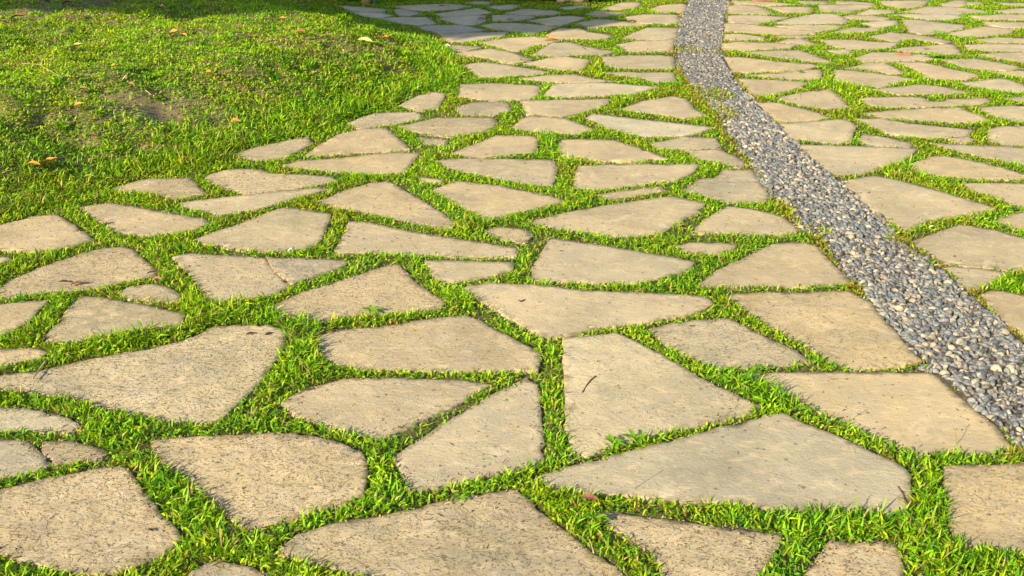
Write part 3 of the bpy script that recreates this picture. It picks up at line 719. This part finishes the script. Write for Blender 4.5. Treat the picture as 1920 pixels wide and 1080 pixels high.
def tussocks(name, centres, nb, size, onbank, label, cat):
    k = len(centres); idx = np.repeat(np.arange(k), nb); n = len(idx)
    az = rng.uniform(0, 6.283, n); r = rng.uniform(0, .018, n) * size[idx] / .05
    P = centres[idx] + np.stack([np.cos(az), np.sin(az)], 1) * r[:, None]
    z = bank_h(P)[0] if onbank else np.zeros(n)
    far = np.clip(P[:, 1] / 4.5, 1, 1.7)
    base = PAL[rng.choice(4, k, p=[.35, .3, .2, .15])][idx] * rng.uniform(.8, 1.25, (n, 1))
    l0 = rng.uniform(.15, 1.05, n)
    blades(name, P, np.maximum(z, 0), size[idx] * rng.uniform(.55, 1.25, n), rng.uniform(.0045, .0078, n) * far, l0, l0 + rng.uniform(.2, .9, n), az + rng.normal(0, .3, n), base, label, cat)
def lawn():
    parts = [sample(y0, y1, dn) for y0, y1, dn in ((2.6, 4, 17000), (4, 5.5, 15000), (5.5, 7.5, 11500), (7.5, 13, 8500))]
    P = np.concatenate(parts); P = P[P[:, 0] < .2]
    h, d = bank_h(P)
    a = fbm(P, 4.5, 41); b = fbm(P, 1.3, 42)
    dens = np.clip(.30 + 1.5 * a, 0, 1)
    rim = np.clip(1 - d / .6, 0, 1)                     # ranker growth along the foot of the bank
    for px, py, r, k in ((275, 205, .22, .85), (300, 212, .18, .8), (420, 240, .2, .6), (60, 25, .6, .7), (150, 305, .15, .5), (160, 18, .5, .5), (730, 120, .2, .4)):
        c = np.array(surf(px, py)[:2]); dens *= 1 - k * np.exp(-(((P - c) / r) ** 2).sum(1))
    dens *= np.where((look(SD, P) > -.06) & (fbm(P, 6, 44) > .42), .45, 1.0) * 1.1; rim *= np.where(look(SD, P) > -.05, .3, 1.0)
    ok = (d > 0) & (look(SD, P) < .006) & (rng.random(len(P)) < np.maximum(dens, rim * .8))
    P, h, d, rim, b = P[ok], h[ok], d[ok], rim[ok], b[ok]; n = len(P)
    low = rng.random(n) < .72 - .45 * rim
    far = np.clip(P[:, 1] / 4.5, 1, 1.9)
    L = np.where(low, rng.uniform(.014, .028, n), rng.uniform(.026, .056, n)) * (.8 + .85 * rim) * (.75 + .5 * fbm(P, 3, 43))
    Wd = np.where(low, rng.uniform(.006, .0105, n), rng.uniform(.004, .0068, n)) * far ** .6
    lean0 = np.where(low, rng.uniform(.6, 1.4, n), rng.uniform(.2, 1.2, n)); lean1 = lean0 + rng.uniform(0, .9, n)
    col = palette(n, [.29, .25, .14, .15, .07, .07, .03], P)
    blades('lawn_grass', P, h + np.where(low, rng.uniform(0, .012, n), 0), L, Wd, lean0, lean1, rng.uniform(0, 6.283, n), col, 'short patchy green lawn covering the raised bank at the left', 'lawn')
lawn()
Q = np.concatenate([sample(2.6, 5, 32), sample(5, 12, 20)]); Q = Q[(poly_dist(Q, BANK) > .03) & (look(SD, Q) < -.02) & (fbm(Q, 1.8, 61) > .42)]
tussocks('lawn_tufts', Q, 26, rng.uniform(.035, .075, len(Q)), True, 'brighter tufts of longer grass standing in the lawn bank', 'grass tufts')
Q = np.concatenate([sample(1.8, 4, 160), sample(4, 12, 60)]); Q = Q[(poly_dist(Q, BANK) < 0) & (look(SD, Q) < -.018) & (look(BD, Q) < -.02) & (fbm(Q, 2.5, 62) > .45)]
tussocks('joint_tufts', Q, 18, rng.uniform(.024, .046, len(Q)), False, 'small tufts of longer bright blades rising from the joints', 'grass tufts')

# ------------------------------------------------------------------ grit and clippings
def grit():
    P = np.concatenate([sample(a, c, dn) for a, c, dn in ((1.8, 3, 9000), (3, 5, 5000), (5, 9, 2200))])
    s = look(SD, P); p = np.where(s > 0, np.exp(-s / .018) * .8 + .035, .10); p *= np.clip((fbm(P, 7, 51) - .3) * 4, .1, 1)
    P = P[(rng.random(len(P)) < p) & (look(BD, P) < 0)]; s = look(SD, P); n = len(P)
    bV, bF = ico(1); r = rng.uniform(.0012, .0032, n) * np.clip(P[:, 1] / 3.5, 1, 1.6)
    S = bV[None] * (r[:, None, None] * rng.uniform(.5, 1.3, (n, 1, 3))); S[..., 0] += P[:, 0, None]; S[..., 1] += P[:, 1, None]; S[..., 2] += (np.where(s > 0, .0115, .004) + r * .3)[:, None]
    pal = np.array([(.10, .075, .045), (.20, .15, .09), (.24, .18, .11), (.06, .05, .04)]); col = pal[rng.integers(0, 4, n)]
    tag(np_obj('grit', S.reshape(-1, 3), [(bF[None] + (np.arange(n) * len(bV))[:, None, None]).reshape(-1, 3)], M_PEB, np.repeat(np.column_stack([col, np.ones(n)]), len(bV), 0)), 'brown crumbs of soil and grit scattered along the slab edges', 'grit', kind='stuff')
    P = np.concatenate([sample(a, c, dn) for a, c, dn in ((1.8, 3, 1500), (3, 5, 900), (5, 9, 500))]); s = look(SD, P)
    P = P[(s > 0) & (rng.random(len(P)) < np.exp(-s / .03) * .45 + .02)]; n = len(P); u = rng.random(n)[:, None]
    c = np.where(u < .5, np.array([.38, .30, .14]), np.where(u < .8, np.array([.20, .30, .04]), np.array([.14, .09, .05])))
    blades('grass_clippings', P, np.full(n, .0125), rng.uniform(.012, .034, n), rng.uniform(.0014, .003, n), rng.uniform(1.35, 1.55, n), rng.uniform(1.4, 1.6, n), rng.uniform(0, 6.28, n), c, 'straw and green clippings lying on the slabs', 'clippings')
grit()

# ------------------------------------------------------------------ fallen leaves, twigs and bits
LM = {'orange': plain('leaf_orange', (.56, .21, .035), .6, .35, 60), 'brown': plain('leaf_brown', (.22, .10, .05), .7, .4, 60),
      'tan': plain('leaf_tan', (.52, .36, .18), .65, .3, 60), 'yellow': plain('leaf_yellow', (.62, .55, .16), .6, .2, 60),
      'red': plain('leaf_red', (.24, .095, .055), .6, .4, 60), 'dark': plain('leaf_dark', (.07, .045, .035), .7, .4, 60),
      'pale': plain('leaf_pale', (.72, .66, .45), .6, .2, 60)}
def leaf(kind, px, py, size, label, yaw=None, curl=None, lift=.016, ratio=.36):
    x, y, z = surf(px, py); yaw = random.uniform(-.6, .6) if yaw is None else yaw
    curl = random.uniform(.5, 1.6) if curl is None else curl
    V, F = [], []; nu, nv = 9, 5
    for i in range(nu):
        u = i / (nu - 1); wv = math.sin(math.pi * min(.04 + u * .96, .985)) ** .75 * ratio * size * .5
        zz = math.sin(u * math.pi) * .10 * size * curl + (u > .75) * (u - .75) * size * .5 * curl
        for j in range(nv):
            v = j / (nv - 1) * 2 - 1
            V.append(((u - .5) * size, v * wv + .06 * size * math.sin(u * 3), zz + abs(v) ** 1.5 * wv * .55 * curl))
    m = len(V)
    V += [(a, b, c - .0009) for a, b, c in V]
    for i in range(nu - 1):
        for j in range(nv - 1):
            a = i * nv + j; F.append((a, a + nv, a + nv + 1, a + 1)); F.append((m + a + 1, m + a + nv + 1, m + a + nv, m + a))
    o = mesh_obj('fallen_leaf', V, F, LM[kind], loc=(x, y, z + lift)); o.rotation_euler = (random.uniform(-.25, .7) if lift > .02 else random.uniform(-.15, .15), random.uniform(-.35, .35) if lift > .02 else 0, yaw)
    tag(o, label, 'leaf', 'dry leaves fallen on the lawn and paving'); return o
LEAVES = [
('orange',304,24,.10,-.7,'large curled orange leaf near the top of the lawn'),
('tan',314,30,.05,.2,'small tan leaf touching the large curled orange leaf'),
('brown',396,27,.06,.1,'pinkish brown leaf near the top of the lawn, right of the large orange leaf'),
('orange',329,73,.09,-.3,'bright orange leaf in the upper middle of the lawn'),
('orange',347,76,.05,-.4,'small orange leaf just right of the bright orange leaf'),
('brown',327,86,.05,-1,'narrow brown leaf just below the bright orange leaf'),
('tan',291,75,.05,.1,'small yellowish leaf left of the bright orange leaf'),
('brown',343,61,.06,.2,'brown leaf above the bright orange leaf'),
('dark',363,87,.05,.2,'dark curled leaf right of the narrow brown leaf'),
('orange',121,97,.06,-1.2,'upright orange leaf in the upper left of the lawn'),
('tan',147,101,.10,-.1,'curled tan leaf right of the upright orange leaf'),
('brown',169,105,.05,.6,'crumpled brown leaf at the end of the curled tan leaf'),
('brown',180,127,.04,.9,'tiny brown leaf below the crumpled brown leaf'),
('orange',214,137,.07,-.6,'orange leaf left of centre on the lawn, above the yellowed leaf'),
('tan',235,156,.07,1.4,'yellowed leaf standing on edge in the middle of the lawn'),
('brown',248,173,.07,-.5,'reddish brown leaf just below the yellowed leaf on edge'),
('dark',155,160,.09,.2,'long dark leaf left of the yellowed leaf on edge'),
('brown',158,182,.07,-.1,'brown leaf under the long dark leaf on the lawn'),
('brown',335,157,.06,0.,'flat brown leaf in the middle of the lawn between two green tufts'),
('orange',392,147,.07,-.7,'orange leaf in the right middle of the lawn with a red tip beside it'),
('red',403,155,.06,-.5,'dark red leaf end beside the orange leaf in the right middle of the lawn'),
('red',457,174,.06,.9,'red leaf leaning in the grass at the right middle of the lawn'),
('orange',443,240,.06,.1,'small orange leaf low on the lawn near a bare patch'),
('brown',466,234,.05,.9,'small brown leaf low on the lawn, right of the small orange leaf'),
('orange',150,211,.07,-.1,'thin orange leaf lying flat on the left half of the lawn'),
('orange',65,324,.07,.0,'left one of two bright orange leaves low on the lawn'),
('orange',95,321,.11,-.1,'right and larger one of two bright orange leaves low on the lawn'),
('tan',172,310,.06,-1.3,'upright tan leaf low on the lawn, right of two orange leaves'),
('tan',169,345,.05,.5,'yellow leaf in the grass at the foot of the lawn bank'),
('brown',176,270,.06,.1,'brown leaf lying deep in grass above a bare patch of the lawn'),
('orange',530,45,.08,-.3,'orange tinged leaf at the right top of the lawn'),
('orange',583,21,.05,-.3,'small orange leaf at the shade edge on top of the bank'),
('brown',620,34,.07,-.2,'dark orange leaf at the edge of the shade on the bank'),
('brown',565,71,.08,-.2,'pinkish brown leaf at the right of the lawn below the orange tinged one'),
('yellow',578,2,.07,.0,'yellow green leaf at the top edge of the lawn'),
('brown',504,6,.08,.0,'orange brown leaf at the top edge of the lawn'),
('dark',85,12,.13,-.2,'big dark brown leaf near the top left of the lawn'),
('brown',128,15,.10,.2,'brown leaf right of the big dark brown leaf at the top left'),
('brown',35,43,.13,.1,'long brown leaf at the upper left edge of the lawn'),
('orange',8,52,.12,.7,'orange brown leaf touching the left edge of the photo'),
('yellow',684,88,.14,-.5,'long yellow green leaf on the right part of the bank'),
('orange',722,82,.08,-.6,'brown orange leaf right of the long yellow green leaf'),
('brown',751,127,.06,-.8,'brown leaf among grass blades on the right of the bank'),
('pale',839,95,.05,.3,'pale leaf beside the small reddish broken slab'),
('pale',777,7,.07,.2,'pale yellow leaf at the far edge of the shaded paving'),
('orange',903,37,.09,.0,'orange leaf lying in the shaded joint between two grey slabs'),
('orange',955,38,.08,.2,'orange leaf on the square ended shaded slab'),
('dark',828,12,.06,.3,'dark curled leaf on the longest shaded slab'),
('tan',1695,-20,.05,0,''),
('orange',1034,77,.12,.0,'orange brown leaf on the tip of an upper middle slab'),
('brown',1186,42,.09,-.1,'brown leaf lying along the edge of a bright slab near the top'),
('red',1738,93,.06,.2,'small red leaf on a far right slab'),
('tan',200,420,.045,.8,'tan leaf standing at the front of the long slab below the bank'),
('red',297,534,.040,-.3,'reddish leaf on the very small rough slab'),
('brown',147,535,.06,.2,'brown leaf among the dark leaf pile on a left slab'),
('dark',120,531,.05,-.3,'dark leaf in the pile on the front edge of a left slab'),
('dark',285,514,.040,.2,'dark crumpled leaf in the joint right of the pitted left slab'),
('pale',545,477,.022,.9,'tiny whitish leaf in the joint below the five sided slab'),
('tan',654,485,.045,.3,'tan leaf at the right tip of the cracked slab'),
('tan',841,948,.022,.1,'small round tan leaf on the bottom centre slab'),
('red',1105,948,.050,-.35,'curled reddish brown leaf in the grass left of the bottom right rippled slab'),
('yellow',747,947,.020,1.1,'small yellow leaf in the joint above the bottom centre slab'),
('pale',1110,616,.022,.1,'tiny white leaf at the front edge of the very long centre slab'),
('brown',1052,472,.016,.3,'dark fleck on the smooth pale centre slab'),
('dark',578,733,.025,.3,'dark leaf scrap at the left tip of the smooth straight topped slab'),
('dark',470,628,.035,.2,'dark crumb pile on the back of the biggest coarse pitted slab'),
('dark',504,628,.030,.5,'dark flake near the back right corner of the biggest coarse pitted slab'),
('dark',283,997,.024,-.5,'small dark chip on the bottom left corner slab'),
('brown',1297,613,.020,.0,'brown scrap in the joint left of the medium flaky slab'),
('pale',1745,434,.022,.2,'small white scrap in the grass above the broad five sided slab'),
]
for kind, px, py, size, yaw, label in LEAVES:
    if not label: continue
    on_bank = poly_dist(np.array([surf(px, py)[:2]]), BANK)[0] > 0
    on_slab = look(SD, np.array([surf(px, py)[:2]]))[0] > 0
    leaf(kind, px, py, size * (.95 if on_bank else 1.0), label, yaw, lift=.036 if on_bank else (.004 if on_slab else .022), curl=random.uniform(.8, 1.8) if on_bank else random.uniform(.4, 1.1))
WOOD = plain('twig_bark', (.13, .085, .055), .8, .4, 80)
STRAW = plain('dry_stalk', (.42, .30, .16), .7, .3, 80)
GREENS = plain('green_stalk', (.22, .26, .06), .6, .3, 80)
def tube(name, path, r0, r1, mat, label=None, cat=None, group=None, parent=None):
    V, F = [], []; n = len(path); m = 7
    for i, p in enumerate(path):
        p = Vector(p); a = Vector(path[max(i - 1, 0)]); b = Vector(path[min(i + 1, n - 1)]); t = (b - a).normalized()
        s = t.cross(Vector((.3, .2, 1))).normalized(); u = s.cross(t).normalized(); r = r0 + (r1 - r0) * i / (n - 1)
        for k in range(m):
            an = 6.2832 * k / m; rr = r * (1 + .2 * math.sin(3 * an + i)); V.append(p + (s * math.cos(an) + u * math.sin(an)) * rr)
    for i in range(n - 1):
        for k in range(m): F.append((i * m + k, i * m + (k + 1) % m, (i + 1) * m + (k + 1) % m, (i + 1) * m + k))
    F.append(tuple(range(m - 1, -1, -1))); F.append(tuple((n - 1) * m + k for k in range(m)))
    o = mesh_obj(name, V, F, mat, parent=parent)
    if label: tag(o, label, cat, group)
    return o
def twig(pxs, r0, r1, mat, label, lift=.006):
    path = []
    for i in range(len(pxs) - 1):
        for k in range(4):
            t = k / 4; path.append(surf(pxs[i][0] * (1 - t) + pxs[i + 1][0] * t, pxs[i][1] * (1 - t) + pxs[i + 1][1] * t, lift + random.uniform(0, .002)))
    path.append(surf(*pxs[-1], lift))
    tube('twig', path, r0, r1, mat, label, 'twig')
twig([(1091, 740), (1099, 727), (1108, 716), (1117, 709)], .0012, .0036, WOOD, 'short dark stick lying on a large tan slab right of the vertical grass strip')
twig([(62, 716), (76, 697), (89, 681)], .0022, .0035, STRAW, 'pale dry stick leaning at the left end of the biggest pitted slab', .010)
twig([(1683, 916), (1692, 930), (1699, 948)], .0015, .0025, WOOD, 'thin dark twig on the right end of the long wedge slab')
twig([(1630, 1024), (1642, 1018), (1652, 1014)], .0014, .0018, WOOD, 'thin twig on the small rippled slab at the bottom edge')
twig([(972, 565), (977, 568), (984, 564)], .002, .003, WOOD, 'dark little twig on the very long centre slab', .004)
twig([(42, 128), (76, 130), (112, 152), (136, 152)], .0016, .0012, STRAW, 'long bent straw coloured twig on the upper left lawn', .03)
twig([(243, 22), (249, 28), (255, 34)], .003, .002, WOOD, 'short slanting twig near the top of the lawn', .03)
twig([(275, 179), (284, 187), (292, 190)], .003, .002, STRAW, 'short twig beside the bare patch in the middle of the lawn', .03)
twig([(225, 345), (250, 341), (272, 338)], .003, .002, WOOD, 'dark twig lying at the foot of the bank by the half buried sandy slab', .02)
twig([(975, 113), (990, 115), (1010, 113)], .004, .003, WOOD, 'brown twig in the joint of two upper middle slabs')
twig([(1092, 90), (1097, 93), (1100, 95)], .003, .002, WOOD, 'tiny curved twig on the low triangular slab')
twig([(1102, 1010), (1108, 1022), (1113, 1041)], .0012, .0016, STRAW, 'thin straw on the right corner of the bottom centre slab')
twig([(1130, 855), (1090, 868), (1065, 880)], .0012, .0012, STRAW, 'dry straw lying across the base of the vertical grass strip', .02)

def stalk(px, py, h, lean, label):
    x, y = at(px, py); root = bpy.data.objects.new('seed_stalk', None); C.objects.link(root); root.location = (x, y, 0)
    tag(root, label, 'grass stalk')
    path = [(lean * t * t, .1 * lean * t, h * t) for t in (0, .25, .5, .75, 1)]
    tube('stem', path, .0011, .0007, GREENS, parent=root)
    b = (lean, .1 * lean, h)
    tube('seed_head', [(b[0], b[1], b[2] - .004), (b[0] + .001, b[1], b[2]), (b[0] + .0015, b[1], b[2] + .004), (b[0] + .002, b[1], b[2] + .007)], .0012, .0012, STRAW, parent=root)
stalk(1793, 838, .075, -.026, 'thin bent seed stalk standing at the front of the largest sandy slab')
stalk(1190, 925, .065, .002, 'upright green seed stalk at the front of the long wedge slab')
stalk(1592, 795, .050, .006, 'short yellow grass stalk in the joint behind the long wedge slab')
stalk(1128, 440, .040, .0, 'short brown seed stalk at the front edge of the broad tan slab')

def weed(px, py, n, size, label):
    x, y = at(px, py); V, F = [], []
    for i in range(n):
        a = i * 2.4 + random.uniform(-.3, .3); e = random.uniform(.25, .9); L = size * random.uniform(.7, 1.1); wv = L * .17
        for s in range(6):
            t = s / 5; r = L * t; z = .012 + L * (math.sin(e) * t - .35 * t * t); ww = wv * math.sin(math.pi * min(max(t, .08), .97)) ** .8
            cx, cy = r * math.cos(e) * math.cos(a), r * math.cos(e) * math.sin(a)
            for q in (-1, 0, 1): V.append((cx - q * ww * math.sin(a), cy + q * ww * math.cos(a), z + abs(q) * ww * .3))
        b = len(V) - 18
        for s in range(5):
            for q in range(2): F.append((b + s * 3 + q, b + s * 3 + q + 1, b + s * 3 + 4 + q, b + s * 3 + 3 + q))
    me_col = np.tile((.17, .34, .02, 1), (len(V), 1)) * np.array([1, 1, 1, 1])
    o = np_obj('weed', np.array(V), [np.array(F)], M_GRASS, me_col); o.location = (x, y, .005)
    tag(o, label, 'weed', 'broad leaved weeds in the joints')
weed(1705, 990, 7, .05, 'broad leaved weed at the wide junction right of the long wedge slab')
weed(845, 572, 6, .05, 'broad leaved weed left of the very long centre slab')
weed(1115, 985, 6, .045, 'broad leaved weed in the joint left of the rippled bottom slab')
weed(695, 590, 7, .055, 'bright weed clump behind the six sided centre slab')
weed(1150, 842, 7, .05, 'weed clump at the front of the slab with a stick')
weed(1190, 832, 6, .05, 'weed clump in the joint right of the one by the slab with a stick')
weed(1500, 140, 5, .05, 'weed by the thin split slab right of the band')
weed(1757, 68, 7, .10, 'leafy weed clump in the far right paving between long slabs')
weed(1752, 112, 7, .10, 'dark leafy weed clump right of the slab with the red brick piece')
weed(862, 945, 6, .035, 'small weed in the joint above the bottom centre slab') 
weed(285, 330, 8, .06, 'leafy weed at the foot of the lawn bank near the half buried slab')

BRICK = plain('broken_brick', (.33, .13, .075), .85, .3, 70)
def chunk(name, px, py, size, mat, label, cat, yaw=0, z=.0):
    import bmesh
    bm = bmesh.new(); bmesh.ops.create_cube(bm, size=1)
    bmesh.ops.scale(bm, vec=size, verts=bm.verts)
    bmesh.ops.bevel(bm, geom=bm.edges[:], offset=min(size) * .18, segments=2, affect='EDGES')
    bmesh.ops.subdivide_edges(bm, edges=[e for e in bm.edges if e.calc_length() > min(size) * .5], cuts=4, use_grid_fill=True)
    for v in bm.verts:
        q = v.co * (2.2 / max(size)); v.co += Vector((noise.noise(q + Vector((px, 0, 0))), noise.noise(q + Vector((0, py, 0))), noise.noise(q + Vector((3, 7, 1))))) * min(size) * .16
    me = bpy.data.meshes.new(name); bm.to_mesh(me); bm.free(); me.polygons.foreach_set('use_smooth', [True] * len(me.polygons)); me.materials.append(mat)
    o = bpy.data.objects.new(name, me); C.objects.link(o); x, y = at(px, py)
    o.location = (x, y, z + size[2] * .42); o.rotation_euler = (0, 0, yaw)
    return tag(o, label, cat)
chunk('brick_piece', 1694, 106, (.13, .03, .014), BRICK, 'thin piece of red brick lying on a long far right slab', 'brick', -.25, .014)
chunk('brick_piece', 1432, 3, (.26, .10, .07), BRICK, 'dark red brick at the top edge of the photo right of the band', 'brick', -.05)

# ------------------------------------------------------------------ far edge: planter wall, posts, boulder, shrubs
WALL = plain('dark_planter_stone', (.085, .055, .035), .9, .5, 12)
ROCK = plain('boulder_stone', (.26, .20, .14), .9, .35, 14)
def planter():
    x0, x1, y = -2.15, 1.05, 12.15
    chunk_o = None
    import bmesh
    bm = bmesh.new(); x = x0; row = 0
    for row in range(3):
        x = x0 + (row % 2) * -.12
        while x < x1:
            wd = random.uniform(.22, .4); r = bmesh.ops.create_cube(bm, size=1)['verts']
            bmesh.ops.scale(bm, vec=(wd - .012, .22 + random.uniform(0, .02), .135), verts=r)
            bmesh.ops.translate(bm, vec=(x + wd / 2, y + random.uniform(-.01, .01), .06 + row * .145), verts=r); x += wd
    bmesh.ops.bevel(bm, geom=bm.edges[:], offset=.012, segments=2, affect='EDGES')
    me = bpy.data.meshes.new('planter_wall'); bm.to_mesh(me); bm.free(); me.materials.append(WALL)
    o = bpy.data.objects.new('planter_wall', me); C.objects.link(o)
    tag(o, 'low dark brown stone wall along the far edge of the shaded paving', 'wall')
planter()
chunk('wooden_post', 688, 9, (.095, .095, .55), plain('post_wood', (.42, .24, .09), .8, .3, 20), 'short orange brown wooden post at the top edge behind the shaded slabs', 'post')
chunk('stone_post', 701, 8, (.06, .08, .5), plain('post_stone', (.16, .17, .15), .9, .3, 20), 'slim grey green post right beside the orange brown post', 'post')
chunk('boulder', 1072, 6, (.30, .24, .24), ROCK, 'brown boulder at the top edge above the thin shaded slab', 'boulder')
def shrub(px, py, r, h, n, label):
    x, y = at(px, py); root = bpy.data.objects.new('low_shrub', None); C.objects.link(root); root.location = (x, y, 0)
    tag(root, label, 'shrub', 'low shrubs along the far edge')
    for i in range(4):
        a = random.uniform(0, 6.28); tube('stem', [(0, 0, 0), (math.cos(a) * r * .3, math.sin(a) * r * .3, h * .4), (math.cos(a) * r * .6, math.sin(a) * r * .6, h * .8)], .006, .003, WOOD, parent=root)
    u = rng.normal(size=(n, 3)); u /= np.linalg.norm(u, axis=1)[:, None]; p = u * rng.uniform(.45, 1, (n, 1)) ** .6 * np.array([r, r, h * .5]) + np.array([0, 0, h * .5])
    p[:, 2] = np.abs(p[:, 2]) + .01
    lf = leafcloud(p, .045, .024)
    o = np_obj('leaves', lf[0], [lf[1]], M_GRASS, np.repeat(np.column_stack([np.array([.05, .11, .02]) * rng.uniform(.6, 1.5, (n, 1)), np.ones(n)]), 4, 0)); o.parent = root
def leafcloud(p, L, Wd):
    n = len(p); a = rng.normal(size=(n, 3)); a /= np.linalg.norm(a, axis=1)[:, None]; b = np.cross(a, rng.normal(size=(n, 3))); b /= np.linalg.norm(b, axis=1)[:, None]
    s = rng.uniform(.7, 1.3, (n, 1))
    V = np.stack([p - a * L * .5 * s, p + b * Wd * .5 * s, p + a * L * .5 * s, p - b * Wd * .5 * s], 1).reshape(-1, 3)
    return V, np.arange(n * 4).reshape(-1, 4)
shrub(985, 3, .20, .22, 500, 'dark green low shrub left of the brown boulder')
shrub(1028, 4, .14, .16, 350, 'small dark shrub touching the left side of the brown boulder')
shrub(1118, 5, .18, .18, 500, 'green low shrub right of the brown boulder')
shrub(760, 0, .20, .26, 500, 'shaded low shrub right of the two posts')
shrub(660, 3, .13, .14, 300, 'shaded low shrub left of the orange brown post')

# the tree outside the frame at the left whose crown shades the far slabs
def shade_tree(x, y, zc, rx, ry, rz, yaw, n):
    root = bpy.data.objects.new('shade_tree', None); C.objects.link(root); root.location = (x, y, 0)
    tag(root, 'leafy tree left of the lawn that shades the far left slabs', 'tree')
    BARK = plain('tree_bark', (.14, .10, .07), .95, .4, 9)
    tube('trunk', [(0, 0, -.1), (.03, .02, 1.2), (-.05, .05, 2.6), (0, 0, zc)], .20, .08, BARK, parent=root)
    for i in range(9):
        a = i * .7; q = (rx * .7 * math.cos(a) * math.cos(yaw) - ry * .7 * math.sin(a) * math.sin(yaw), rx * .7 * math.cos(a) * math.sin(yaw) + ry * .7 * math.sin(a) * math.cos(yaw))
        tube('limb', [(0, 0, zc - 1.6), (q[0] * .4, q[1] * .4, zc - .6), (q[0], q[1], zc + random.uniform(-.3, .5))], .07, .02, BARK, parent=root)
    u = rng.normal(size=(n, 3)); u /= np.linalg.norm(u, axis=1)[:, None]; p = u * rng.uniform(.15, 1, (n, 1)) ** .45 * np.array([rx, ry, rz])
    c, s = math.cos(yaw), math.sin(yaw)
    p = np.column_stack([p[:, 0] * c - p[:, 1] * s, p[:, 0] * s + p[:, 1] * c, p[:, 2] + zc])
    V, F = leafcloud(p, .20, .12)
    o = np_obj('crown', V, [F], M_GRASS, np.repeat(np.column_stack([np.array([.05, .11, .02]) * rng.uniform(.6, 1.5, (n, 1)), np.ones(n)]), 4, 0)); o.parent = root
T = 9.0
off = np.array([math.cos(SHADOW_DIR), math.sin(SHADOW_DIR)]) * T
S0 = np.array([-3.3, 11.15])
shade_tree(S0[0] - off[0], S0[1] - off[1], T * math.tan(SUN_EL), 4.3, .85, .85, -.24, 26000)

sc.render.resolution_x, sc.render.resolution_y = 1024, 576
sc.render.engine = 'CYCLES'
